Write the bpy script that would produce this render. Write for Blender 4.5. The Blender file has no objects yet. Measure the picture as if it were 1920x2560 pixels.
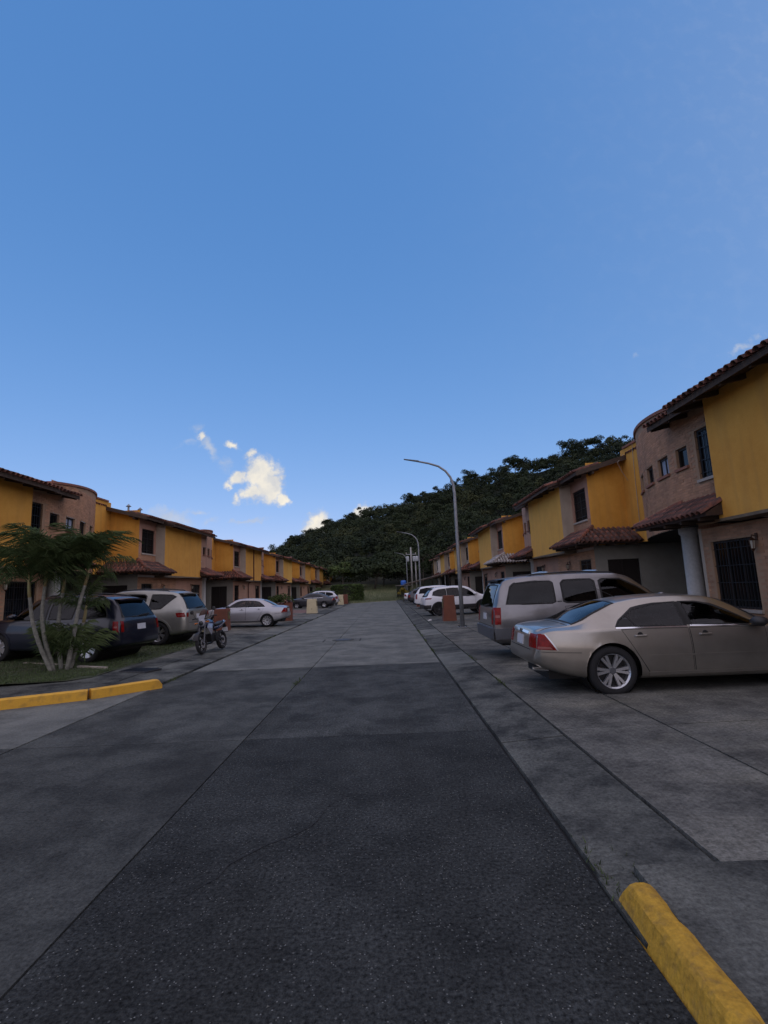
import bpy, bmesh, math, random
import numpy as np
from mathutils import Vector, Matrix
from mathutils.bvhtree import BVHTree
R = math.radians
SC = bpy.context.scene
COL = SC.collection
random.seed(7)

# ------------------------------------------------------------------ camera, sky, sun, exposure
CAM_H = 1.65
pitch, roll = math.atan(190 / 1230), 0.04
cam_d = bpy.data.cameras.new('camera')
cam_d.sensor_fit = 'VERTICAL'; cam_d.sensor_height = 24.0; cam_d.lens = 24.0 * 1230 / 2560
cam_d.clip_start = 0.05; cam_d.clip_end = 4000
cam = bpy.data.objects.new('camera', cam_d); COL.objects.link(cam)
_r = Vector((1, 0, 0)); _u = Vector((0, -math.sin(pitch), math.cos(pitch))); _f = Vector((0, math.cos(pitch), math.sin(pitch)))
_r2 = _r * math.cos(roll) - _u * math.sin(roll); _u2 = _r * math.sin(roll) + _u * math.cos(roll)
cam.matrix_world = Matrix(((_r2.x, _u2.x, -_f.x, 0), (_r2.y, _u2.y, -_f.y, 0), (_r2.z, _u2.z, -_f.z, CAM_H), (0, 0, 0, 1)))
SC.camera = cam

SUN_EL, SUN_AZ = 52.0, 155.0        # diffuse light from behind the camera; no direct beam reaches the street
world = bpy.data.worlds.new('World'); SC.world = world; world.use_nodes = True
SKY_STRENGTH = 0.13

def build_world():
    nt = world.node_tree; N = nt.nodes; L = nt.links; N.clear()
    out = N.new('ShaderNodeOutputWorld')
    sky = N.new('ShaderNodeTexSky'); sky.sky_type = 'NISHITA'; sky.sun_disc = False
    sky.sun_elevation = R(SUN_EL); sky.sun_rotation = R(SUN_AZ); sky.altitude = 400; sky.air_density = 1.0; sky.dust_density = 0.2; sky.ozone_density = 3.0
    bg = N.new('ShaderNodeBackground'); bg.inputs['Strength'].default_value = SKY_STRENGTH
    # camera-like tone: each channel of the physical sky compressed by a power
    sc = N.new('ShaderNodeSeparateColor'); cc = N.new('ShaderNodeCombineColor'); L.new(sky.outputs[0], sc.inputs[0])
    for i in range(3):
        p = N.new('ShaderNodeMath'); p.operation = 'POWER'; p.inputs[1].default_value = SKY_POW[i]; L.new(sc.outputs[i], p.inputs[0])
        q = N.new('ShaderNodeMath'); q.operation = 'MULTIPLY'; q.inputs[1].default_value = SKY_TINT[i] / SKY_STRENGTH; L.new(p.outputs[0], q.inputs[0]); L.new(q.outputs[0], cc.inputs[i])
    L.new(cc.outputs[0], bg.inputs['Color'])
    # clouds: blobs in (x/y, z/y) of the sky direction, broken up by noise
    tc = N.new('ShaderNodeTexCoord'); sep = N.new('ShaderNodeSeparateXYZ'); L.new(tc.outputs['Generated'], sep.inputs[0])
    def math_(op, a, b=None, c=None):
        n = N.new('ShaderNodeMath'); n.operation = op
        for i, v in enumerate((a, b, c)):
            if v is None: continue
            if isinstance(v, (int, float)): n.inputs[i].default_value = v
            else: L.new(v, n.inputs[i])
        return n.outputs[0]
    ysafe = math_('MAXIMUM', sep.outputs['Y'], 0.05)
    u = math_('DIVIDE', sep.outputs['X'], ysafe); v = math_('DIVIDE', sep.outputs['Z'], ysafe)
    uv = N.new('ShaderNodeCombineXYZ'); L.new(u, uv.inputs[0]); L.new(v, uv.inputs[1])
    wn = N.new('ShaderNodeTexNoise'); wn.inputs['Scale'].default_value = 28; wn.inputs['Detail'].default_value = 8; wn.inputs['Roughness'].default_value = .6
    L.new(uv.outputs[0], wn.inputs['Vector'])
    sub = N.new('ShaderNodeVectorMath'); sub.operation = 'SUBTRACT'; L.new(wn.outputs['Color'], sub.inputs[0]); sub.inputs[1].default_value = (.5, .5, .5)
    scl = N.new('ShaderNodeVectorMath'); scl.operation = 'MULTIPLY'; L.new(sub.outputs[0], scl.inputs[0]); scl.inputs[1].default_value = (.05, .05, 0)
    add = N.new('ShaderNodeVectorMath'); add.operation = 'ADD'; L.new(uv.outputs[0], add.inputs[0]); L.new(scl.outputs[0], add.inputs[1])
    def field(blobs):
        acc = None
        for (cu, cv, ru, rv, rot, amp) in blobs:
            ru *= 1.14; rv *= 1.14
            mp = N.new('ShaderNodeMapping'); mp.vector_type = 'TEXTURE'
            mp.inputs['Location'].default_value = (cu, cv, 0); mp.inputs['Rotation'].default_value = (0, 0, R(rot)); mp.inputs['Scale'].default_value = (ru, rv, 1)
            L.new(add.outputs[0], mp.inputs['Vector'])
            g = N.new('ShaderNodeTexGradient'); g.gradient_type = 'QUADRATIC_SPHERE'; L.new(mp.outputs[0], g.inputs[0])
            s = math_('SQRT', g.outputs['Fac']); s = math_('MULTIPLY', s, amp)
            acc = s if acc is None else math_('MAXIMUM', acc, s)
        return acc
    thick = [(-.250, .246, .046, .040, 0, 1), (-.238, .214, .040, .042, 0, 1), (-.222, .224, .026, .020, 0, .9), (-.212, .186, .022, .016, -30, .9),
             (-.296, .240, .030, .018, 18, .75), (-.318, .226, .016, .009, 15, .6), (-.270, .208, .030, .026, 0, .75), (-.300, .196, .013, .017, -25, .55),
             (-.137, .130, .036, .034, 0, 1), (-.046, .158, .022, .022, 0, 1), (-.382, .333, .014, .014, 0, .62), (-.313, .306, .020, .012, -15, .7), (-.275, .288, .017, .012, 20, .66)]
    thin = [(-.362, .306, .050, .016, -52, .75), (-.328, .268, .026, .022, -50, .55), (-.386, .353, .018, .016, 0, .5), (-.44, .158, .060, .026, -12, .85), (-.385, .172, .034, .010, 0, .6), (-.275, .148, .058, .007, 4, .7),
            (-.40, .318, .05, .012, 10, .34), (.79, .486, .075, .016, 22, .55), (.555, .4714, .022, .012, 20, .35), (-.36, .150, .02, .01, 0, .4)]
    n2 = N.new('ShaderNodeTexNoise'); n2.inputs['Scale'].default_value = 42; n2.inputs['Detail'].default_value = 10; n2.inputs['Roughness'].default_value = .62
    L.new(uv.outputs[0], n2.inputs['Vector'])
    nz = math_('SUBTRACT', n2.outputs['Fac'], .5)
    def broken(fl, amp): return math_('ADD', fl, math_('MULTIPLY', math_('MULTIPLY', nz, amp), math_('MINIMUM', math_('MULTIPLY', fl, 5.), 1.)))
    f1 = broken(field(thick), .95)
    def ramp(x, a, b):
        m = N.new('ShaderNodeMapRange'); m.interpolation_type = 'SMOOTHSTEP'; m.inputs['From Min'].default_value = a; m.inputs['From Max'].default_value = b
        L.new(x, m.inputs['Value']); return m.outputs[0]
    f2 = broken(field(thin), .9)
    m1 = ramp(f1, .04, .58); m2 = math_('MULTIPLY', ramp(f2, .08, .8), .66)
    front = math_('GREATER_THAN', sep.outputs['Y'], .1)
    # a very thin even veil high on the right
    mp = N.new('ShaderNodeMapping'); mp.vector_type = 'TEXTURE'; mp.inputs['Location'].default_value = (1.35, 1.0, 0); mp.inputs['Scale'].default_value = (1.5, 1.9, 1); L.new(uv.outputs[0], mp.inputs['Vector'])
    gv = N.new('ShaderNodeTexGradient'); gv.gradient_type = 'QUADRATIC_SPHERE'; L.new(mp.outputs[0], gv.inputs[0])
    veil = math_('MULTIPLY', gv.outputs['Fac'], .26)
    mask = math_('MULTIPLY', math_('MAXIMUM', math_('MAXIMUM', m1, m2), veil), front)
    # cloud brightness: soft billows, a little greyer where thin
    n3 = N.new('ShaderNodeTexNoise'); n3.inputs['Scale'].default_value = 24; n3.inputs['Detail'].default_value = 6
    off = N.new('ShaderNodeVectorMath'); off.operation = 'ADD'; L.new(add.outputs[0], off.inputs[0]); off.inputs[1].default_value = (3.012, 1.71, 0)
    L.new(off.outputs[0], n3.inputs['Vector'])
    cr = N.new('ShaderNodeValToRGB'); cr.color_ramp.elements[0].position = .36; cr.color_ramp.elements[0].color = (.56, .60, .68, 1)
    cr.color_ramp.elements[1].position = .74; cr.color_ramp.elements[1].color = (1.0, .93, .80, 1)
    L.new(math_('ADD', math_('MULTIPLY', n3.outputs['Fac'], .75), math_('MULTIPLY', m1, .22)), cr.inputs[0])
    cb = N.new('ShaderNodeBackground'); cb.inputs['Strength'].default_value = CLOUD_STRENGTH; L.new(cr.outputs[0], cb.inputs['Color'])
    mix = N.new('ShaderNodeMixShader'); L.new(mask, mix.inputs[0]); L.new(bg.outputs[0], mix.inputs[1]); L.new(cb.outputs[0], mix.inputs[2])
    L.new(mix.outputs[0], out.inputs['Surface'])
SKY_POW = (.85, .54, .40); SKY_TINT = (.127, .222, .412); CLOUD_STRENGTH = 0.95
build_world()
sun_d = bpy.data.lights.new('sun', 'SUN'); sun_d.energy = 1.9; sun_d.angle = R(150); sun_d.color = (1.0, .66, .34)
sun = bpy.data.objects.new('sun', sun_d); COL.objects.link(sun)
_az, _el = R(SUN_AZ), R(SUN_EL)
_sd = Vector((math.sin(_az) * math.cos(_el), math.cos(_az) * math.cos(_el), math.sin(_el)))
sun.rotation_euler = _sd.to_track_quat('Z', 'Y').to_euler()
SC.view_settings.view_transform = 'Standard'; SC.view_settings.look = 'None'; SC.view_settings.exposure = 0.0; SC.view_settings.gamma = 1.0
SC.render.engine = 'CYCLES'; SC.cycles.use_denoising = True; SC.cycles.max_bounces = 6; SC.cycles.diffuse_bounces = 3
SC.cycles.adaptive_threshold = .02

# ------------------------------------------------------------------ materials
MATS = {}
def mat(name, col, rough=.8, metal=0., col2=None, scale=3., mix=(.35, .7), bump=0., bscale=40., spec=.5, rand=0., coat=0., detail=6, coord='Object', island=0., emit=None, speck=None, brick=None, trans=0., streak=None, grain=None, nr=.62):
    """Procedural Principled material; col2 is a second colour mixed in by noise, rand varies the value per object."""
    m = bpy.data.materials.new(name); m.use_nodes = True; nt = m.node_tree; N = nt.nodes; L = nt.links
    b = N['Principled BSDF']; b.inputs['Roughness'].default_value = rough; b.inputs['Metallic'].default_value = metal
    b.inputs['Specular IOR Level'].default_value = spec; b.inputs['Coat Weight'].default_value = coat; b.inputs['Coat Roughness'].default_value = .04
    b.inputs['Transmission Weight'].default_value = trans
    tc = N.new('ShaderNodeTexCoord'); vec = tc.outputs[coord]
    c4 = (*col, 1); cur = None
    if col2 is not None:
        n = N.new('ShaderNodeTexNoise'); n.inputs['Scale'].default_value = scale; n.inputs['Detail'].default_value = detail; n.inputs['Roughness'].default_value = nr
        L.new(vec, n.inputs['Vector'])
        r = N.new('ShaderNodeMapRange'); r.inputs['From Min'].default_value = mix[0]; r.inputs['From Max'].default_value = mix[1]; L.new(n.outputs['Fac'], r.inputs['Value'])
        x = N.new('ShaderNodeMix'); x.data_type = 'RGBA'; x.inputs['A'].default_value = c4; x.inputs['B'].default_value = (*col2, 1); L.new(r.outputs[0], x.inputs['Factor'])
        cur = x.outputs['Result']
    def blend(cur, fac, colr, mode='MIX'):
        x = N.new('ShaderNodeMix'); x.data_type = 'RGBA'; x.blend_type = mode; x.inputs['B'].default_value = (*colr, 1)
        if cur is None: x.inputs['A'].default_value = c4
        else: L.new(cur, x.inputs['A'])
        if isinstance(fac, float): x.inputs['Factor'].default_value = fac
        else: L.new(fac, x.inputs['Factor'])
        return x.outputs['Result']
    if streak:
        mp = N.new('ShaderNodeMapping'); mp.inputs['Scale'].default_value = streak[1]; L.new(vec, mp.inputs['Vector'])
        n = N.new('ShaderNodeTexNoise'); n.inputs['Scale'].default_value = 1; n.inputs['Detail'].default_value = 5; L.new(mp.outputs[0], n.inputs['Vector'])
        r = N.new('ShaderNodeMapRange'); r.inputs['From Min'].default_value = .5; r.inputs['From Max'].default_value = .75; r.inputs['To Max'].default_value = streak[2]; L.new(n.outputs['Fac'], r.inputs['Value'])
        cur = blend(cur, r.outputs[0], streak[0])
    if grain:
        gs, glo, ghi = grain
        n = N.new('ShaderNodeTexNoise'); n.inputs['Scale'].default_value = gs; n.inputs['Detail'].default_value = 4; n.inputs['Roughness'].default_value = .75; L.new(vec, n.inputs['Vector'])
        r = N.new('ShaderNodeMapRange'); r.inputs['From Min'].default_value = .32; r.inputs['From Max'].default_value = .68; r.inputs['To Min'].default_value = glo; r.inputs['To Max'].default_value = ghi; L.new(n.outputs['Fac'], r.inputs['Value'])
        hs = N.new('ShaderNodeHueSaturation'); L.new(r.outputs[0], hs.inputs['Value'])
        if cur is None: hs.inputs['Color'].default_value = c4
        else: L.new(cur, hs.inputs['Color'])
        cur = hs.outputs[0]
    if brick:
        br = N.new('ShaderNodeTexBrick'); br.inputs['Scale'].default_value = 1; br.inputs['Brick Width'].default_value = .25; br.inputs['Row Height'].default_value = .075; br.inputs['Mortar Size'].default_value = .008
        mp = N.new('ShaderNodeMapping'); mp.inputs['Rotation'].default_value = brick; L.new(vec, mp.inputs['Vector']); L.new(mp.outputs[0], br.inputs['Vector'])
        cur = blend(cur, math_scale(nt, br.outputs['Fac'], .45), tuple(c * .55 for c in col))
    if speck:
        for sc_, th, cl in speck:
            v = N.new('ShaderNodeTexVoronoi'); v.inputs['Scale'].default_value = sc_; v.feature = 'F1'; L.new(vec, v.inputs['Vector'])
            w = N.new('ShaderNodeSeparateColor'); L.new(v.outputs['Color'], w.inputs[0])
            g = N.new('ShaderNodeMath'); g.operation = 'GREATER_THAN'; g.inputs[1].default_value = th; L.new(w.outputs[0], g.inputs[0])
            d = N.new('ShaderNodeMath'); d.operation = 'LESS_THAN'; d.inputs[1].default_value = .32; L.new(v.outputs['Distance'], d.inputs[0])
            k = N.new('ShaderNodeMath'); k.operation = 'MULTIPLY'; L.new(g.outputs[0], k.inputs[0]); L.new(d.outputs[0], k.inputs[1])
            cur = blend(cur, k.outputs[0], cl)
    if rand or island:
        src = N.new('ShaderNodeObjectInfo').outputs['Random'] if rand else N.new('ShaderNodeNewGeometry').outputs['Random Per Island']
        r = N.new('ShaderNodeMapRange'); a = rand or island; r.inputs['To Min'].default_value = 1 - a; r.inputs['To Max'].default_value = 1 + a; L.new(src, r.inputs['Value'])
        h = N.new('ShaderNodeHueSaturation'); L.new(r.outputs[0], h.inputs['Value'])
        if cur is None: h.inputs['Color'].default_value = c4
        else: L.new(cur, h.inputs['Color'])
        cur = h.outputs[0]
    if cur is None: b.inputs['Base Color'].default_value = c4
    else: L.new(cur, b.inputs['Base Color'])
    if bump:
        n = N.new('ShaderNodeTexNoise'); n.inputs['Scale'].default_value = bscale; n.inputs['Detail'].default_value = 5; L.new(vec, n.inputs['Vector'])
        bp = N.new('ShaderNodeBump'); bp.inputs['Strength'].default_value = bump; bp.inputs['Distance'].default_value = .01; L.new(n.outputs['Fac'], bp.inputs['Height']); L.new(bp.outputs[0], b.inputs['Normal'])
    MATS[name] = m
    return m
def math_scale(nt, sock, k):
    n = nt.nodes.new('ShaderNodeMath'); n.operation = 'MULTIPLY'; n.inputs[1].default_value = k; nt.links.new(sock, n.inputs[0]); return n.outputs[0]

YELLOW = (.65, .325, .055)
mat('yellow', YELLOW, .9, col2=(.57, .265, .037), scale=.9, mix=(.40, .62), nr=.7, bump=.5, bscale=50, streak=((.36, .185, .05), (3.6, 3.6, .28), .42))
mat('yellow_pale', (.71, .375, .068), .9, col2=(.63, .33, .060), scale=1.5, bump=.35, bscale=60, streak=((.42, .25, .08), (3.6, 3.6, .28), .42))  # lighter ochre, mostly on the right row, lifting its weak light by colour
mat('yellow_fresh', (.72, .41, .085), .9, col2=(.66, .37, .075), scale=1.5, bump=.3, bscale=60)
mat('salmon', (.42, .235, .165), .9, col2=(.36, .20, .145), scale=2.0, bump=.3, bscale=50, streak=((.25, .15, .11), (3, 3, .4), .5))
mat('beige', (.44, .36, .28), .9, col2=(.37, .30, .235), scale=2.0, bump=.25, bscale=50, streak=((.24, .2, .16), (3, 3, .4), .5))
mat('porch_grey', (.30, .285, .245), .9, col2=(.25, .235, .2), scale=2.0, bump=.2)
mat('ledge', (.17, .13, .085), .9, col2=(.10, .08, .055), scale=4)
mat('white_wall', (.62, .58, .52), .9, col2=(.5, .46, .42), scale=2)
mat('brick', (0.459, 0.245, 0.1333), .9, col2=(0.357, 0.195, 0.1161), scale=2.2, bump=.6, bscale=30, island=.16, streak=((0.1938, 0.12, 0.0774), (1.5, 1.5, .35), .7))
mat('mortar', (0.3672, 0.235, 0.1419), .95, col2=(0.306, 0.19, 0.1161), scale=3, bump=.5)
mat('brick_far', (.43, .245, .16), .9, col2=(.35, .20, .135), scale=2.2, bump=.5, bscale=25, brick=(R(90), 0, R(90)), streak=((.2, .13, .1), (1.5, 1.5, .35), .6))
mat('tile', (.23, .075, .042), .85, col2=(.050, .033, .028), scale=4, mix=(.36, .62), bump=.7, bscale=25, rand=.5)
mat('tile_field', (.22, .072, .042), .85, col2=(.050, .033, .028), scale=3, mix=(.36, .62), bump=.7, bscale=25, island=.5)
mat('tile_white', (.46, .43, .40), .85, col2=(.25, .21, .19), scale=5, bump=.5, island=.2)
mat('coping', (.27, .10, .06), .85, col2=(.16, .08, .055), scale=4, bump=.5)
mat('wood', (.055, .028, .018), .7, col2=(.03, .017, .012), scale=6)
mat('wood_end', (.075, .047, .030), .8, col2=(.040, .027, .020), scale=9)
mat('frame', (.018, .013, .011), .55)
mat('door_wood', (.05, .020, .012), .45, col2=(.03, .012, .008), scale=4)
mat('iron', (.012, .012, .013), .5, metal=.3)
mat('sill', (.42, .37, .31), .8, col2=(.3, .26, .22), scale=7)
mat('brick_sill', (.28, .12, .075), .85, col2=(.2, .09, .06), scale=9, bump=.4)
mat('pane', (.005, .0055, .0065), .08, spec=.25)
mat('curtain', (.30, .34, .42), .9, col2=(.22, .26, .33), scale=12)
mat('curtain_dim', (.075, .068, .058), .9, col2=(.035, .032, .028), scale=9, streak=((.02, .02, .02), (14, 14, .5), .8))
mat('column', (.50, .49, .46), .9, col2=(.40, .39, .37), scale=18, bump=.8, bscale=55)
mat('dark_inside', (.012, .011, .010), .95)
mat('lantern_metal', (.10, .045, .022), .45, metal=.6, col2=(.05, .025, .015), scale=20)
mat('lantern_glass', (.35, .33, .27), .15, spec=.5)
mat('copper_pipe', (.12, .045, .025), .6, col2=(.07, .03, .02), scale=5)
mat('concrete', (0.07872, 0.08425, 0.0788), .85, spec=.10, col2=(0.0384, 0.04161, 0.04039), scale=1.4, mix=(.42, .60), nr=.74, bump=.6, bscale=70, rand=.10, grain=(38, .55, 1.45), streak=((0.0288, 0.03045, 0.02955), (1.2, .35, 1), .75), detail=13)
mat('concrete_rough', (0.06528, 0.07054, 0.06797), .85, spec=.10, col2=(0.02784, 0.03045, 0.03004), scale=1.2, mix=(.42, .60), nr=.76, bump=1.0, bscale=60, rand=.06, detail=13, grain=(46, .25, 1.9), speck=[(60, .95, (0.1152, 0.1218, 0.1162)), (95, .96, (0.2112, 0.2213, 0.2118))], streak=((0.0288, 0.02994, 0.02758), (1.3, .25, 1), .7))
mat('concrete_dark', (0.04416, 0.04809, 0.04712), .85, spec=.10, col2=(0.01678, 0.0184, 0.01831), scale=1.1, mix=(.38, .66), nr=.76, bump=1.0, bscale=60, rand=.05, detail=13, grain=(46, .20, 2.0), speck=[(60, .95, (0.106, 0.1121, 0.1069)), (95, .96, (0.1943, 0.2036, 0.1948))], streak=((0.01943, 0.02008, 0.01812), (1.2, .28, 1), .6))  # coarse worn concrete of the near lane, lens vignette darkening put into the colour
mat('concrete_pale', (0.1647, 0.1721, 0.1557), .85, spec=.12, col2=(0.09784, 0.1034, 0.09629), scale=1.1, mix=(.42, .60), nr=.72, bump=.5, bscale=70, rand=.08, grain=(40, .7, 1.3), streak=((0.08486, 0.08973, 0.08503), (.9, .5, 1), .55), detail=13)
mat('concrete_walk', (0.1076, 0.1126, 0.1023), .86, spec=.10, col2=(0.03172, 0.03413, 0.03371), scale=1.5, mix=(.40, .60), nr=.74, bump=.6, bscale=70, rand=.16, detail=13, grain=(38, .55, 1.45), streak=((0.1812, 0.1868, 0.165), (1.1, 1.1, 1.1), .6))
mat('concrete_drive', (.150, .150, .134), .86, spec=.10, col2=(.066, .067, .062), scale=1.2, mix=(.40, .60), nr=.74, bump=.6, bscale=70, rand=.06, detail=13, grain=(38, .55, 1.45), streak=((0.2309, 0.2243, 0.1818), (.7, 1.3, .7), .75))
mat('clay_paving', (.19, .10, .072), .8, col2=(.12, .07, .055), scale=1.5, bump=.5)
mat('joint', (.016, .016, .016), .95)
mat('kerb_yellow', (.50, .29, .035), .8, col2=(.40, .23, .035), scale=5, mix=(.45, .8), bump=.8, bscale=45, spec=.2, streak=((.16, .11, .05), (22, 22, 22), .5), grain=(30, .75, 1.2))
mat('kerb_yellow_bright', (.66, .36, .036), .8, col2=(.56, .30, .034), scale=5, mix=(.45, .8), bump=.7, bscale=45, streak=((.20, .13, .05), (7, 7, 7), .55))  # left kerb: brighter look of its camera-facing side put into the colour
mat('earth', (.05, .045, .032), .95, col2=(.035, .04, .022), scale=.5)
mat('lawn', (.034, .050, .018), .95, col2=(.045, .045, .022), scale=2, bump=.5)
mat('grass_bank', (.12, .13, .055), .95, col2=(.15, .14, .07), scale=.25, bump=1, bscale=4)
mat('grass_blade', (.058, .085, .027), .8, island=.4)
mat('forest_floor', (.018, .024, .012), .95, col2=(.03, .03, .018), scale=.1)
def leaf_mat(name, col, col2, sc=.12, isl=.4):
    m = mat(name, col, .8, col2=col2, scale=sc, mix=(.35, .65), island=isl, spec=.12)
    b = m.node_tree.nodes['Principled BSDF']
    return m
leaf_mat('leaf_forest', (.026, .037, .018), (.038, .051, .024), .06, .22)
leaf_mat('leaf_forest_olive', (.043, .054, .023), (.058, .066, .030), .06, .22)
leaf_mat('leaf_forest_deep', (.018, .026, .015), (.028, .038, .020), .06, .22)
leaf_mat('leaf_dark', (.022, .033, .016), (.032, .043, .020), .12, .25)
leaf_mat('leaf_hedge', (.040, .068, .020), (.060, .085, .028), 1.5)
leaf_mat('leaf_palm', (.038, .066, .022), (.066, .088, .034), 2)
leaf_mat('leaf_yellow', (.26, .18, .030), (.12, .12, .03), 2)
leaf_mat('leaf_shrub', (.045, .07, .022), (.07, .09, .03), 2)
mat('bark', (.10, .085, .066), .95, col2=(.055, .048, .04), scale=6, bump=.6)
mat('palm_bark', (.23, .225, .19), .9, col2=(.11, .11, .09), scale=14, bump=.5, streak=((.10, .10, .085), (.5, .5, 22), .8))
mat('palm_sheath', (.16, .17, .06), .7, col2=(.22, .12, .06), scale=5)
mat('galvanised', (.27, .28, .29), .5, metal=.5, col2=(.20, .21, .22), scale=7)
mat('lamp_head', (.09, .10, .11), .5, metal=.4)
mat('pole_concrete', (.33, .32, .31), .85, col2=(.25, .24, .23), scale=5)
mat('transformer', (.42, .44, .46), .55, col2=(.34, .36, .38), scale=4)
mat('tank_blue', (.015, .10, .42), .5, col2=(.02, .13, .5), scale=3)
mat('sheet_roof', (.19, .175, .155), .7, col2=(.11, .09, .075), scale=2)
mat('brick_pillar', (.19, .066, .038), .88, col2=(.14, .05, .032), scale=5, bump=.4, streak=((.12, .06, .045), (4, 4, .8), .5))
mat('cream', (.62, .54, .34), .85, col2=(.52, .45, .29), scale=3, bump=.3, speck=[(9, .93, (.12, .10, .07))])
mat('meter_door', (.09, .075, .03), .5, col2=(.20, .16, .05), scale=8)
mat('manhole_iron', (.045, .045, .047), .6, metal=.3, bump=.5)
mat('litter', (.55, .53, .50), .8)
# vehicles
def paint(name, col, metal=.55, rough=.36, dust=None):
    return mat(name, col, rough, metal=metal, coat=.6, col2=dust or tuple(c * .88 for c in col), scale=1.6, mix=(.45, .75))
paint('paint_beige', (.36, .335, .295), dust=(.29, .27, .235), metal=.88, rough=.32)
paint('paint_mauve', (.22, .213, .215), dust=(.15, .145, .145), metal=.85, rough=.34)
paint('paint_champagne', (.31, .305, .275), dust=(.25, .245, .22), metal=.7)
paint('paint_navy', (.004, .006, .016), metal=.1, rough=.3)
paint('paint_silver', (.40, .40, .425), metal=.75)
paint('paint_white', (.72, .73, .76), metal=0, rough=.4)
paint('paint_dark', (.035, .037, .045), metal=.4)
paint('paint_grey_white', (.55, .56, .58), metal=.1)
paint('paint_black', (.014, .015, .02), metal=.3)
mat('car_glass', (.003, .0035, .005), .03, spec=.13)
mat('car_glass_clear', (.025, .028, .033), .03, spec=.3)
mat('car_glass_blue', (.004, .007, .013), .03, spec=.16)
def tinted_glass(name, tint, refl=1.0):
    m = bpy.data.materials.new(name); m.use_nodes = True; nt = m.node_tree; N = nt.nodes; L = nt.links; N.clear()
    out = N.new('ShaderNodeOutputMaterial'); tr = N.new('ShaderNodeBsdfTransparent'); tr.inputs[0].default_value = (*tint, 1); gl = N.new('ShaderNodeBsdfGlossy'); gl.inputs['Roughness'].default_value = .02
    fr = N.new('ShaderNodeFresnel'); fr.inputs[0].default_value = 1.45; mu = N.new('ShaderNodeMath'); mu.operation = 'MULTIPLY'; mu.inputs[1].default_value = refl; L.new(fr.outputs[0], mu.inputs[0])
    nz = N.new('ShaderNodeTexNoise'); nz.inputs['Scale'].default_value = 3; mp = N.new('ShaderNodeMapRange'); mp.inputs['To Min'].default_value = .8; mp.inputs['To Max'].default_value = 1.15; L.new(nz.outputs['Fac'], mp.inputs['Value'])
    m2 = N.new('ShaderNodeMath'); m2.operation = 'MULTIPLY'; L.new(mu.outputs[0], m2.inputs[0]); L.new(mp.outputs[0], m2.inputs[1])
    mx = N.new('ShaderNodeMixShader'); L.new(m2.outputs[0], mx.inputs[0]); L.new(tr.outputs[0], mx.inputs[1]); L.new(gl.outputs[0], mx.inputs[2]); L.new(mx.outputs[0], out.inputs[0]); MATS[name] = m
tinted_glass('glass_tint', (.30, .34, .38)); tinted_glass('glass_dark', (.06, .065, .075)); tinted_glass('glass_light', (.52, .56, .58))
mat('car_seat', (.05, .045, .04), .9, col2=(.035, .032, .03), scale=8)
mat('tyre', (.012, .012, .013), .85, bump=.4, bscale=60)
mat('alloy', (.52, .53, .55), .32, metal=.85)
mat('wheel_dark', (.015, .015, .016), .7)
mat('chrome', (.78, .79, .80), .12, metal=1)
mat('trim_black', (.018, .018, .019), .55)
mat('trim_grey', (.075, .078, .085), .5)
mat('tail_red', (.24, .007, .007), .2, spec=.2, col2=(.10, .004, .004), scale=14)
mat('tail_clear', (.26, .09, .08), .2, spec=.25)
mat('amber', (.45, .14, .02), .15, coat=.8)
mat('plate', (.55, .56, .58), .5, col2=(.44, .45, .48), scale=20)
mat('rubber_seal', (.008, .008, .008), .7)
mat('moto_blue', (.012, .02, .07), .25, coat=.8)
mat('moto_white', (.22, .23, .27), .3, coat=.6)
mat('engine', (.03, .03, .032), .4, metal=.7, bump=.5)
mat('seat_vinyl', (.014, .014, .015), .6)
mat('bag_brown', (.055, .025, .018), .7, col2=(.035, .017, .013), scale=8)

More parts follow.
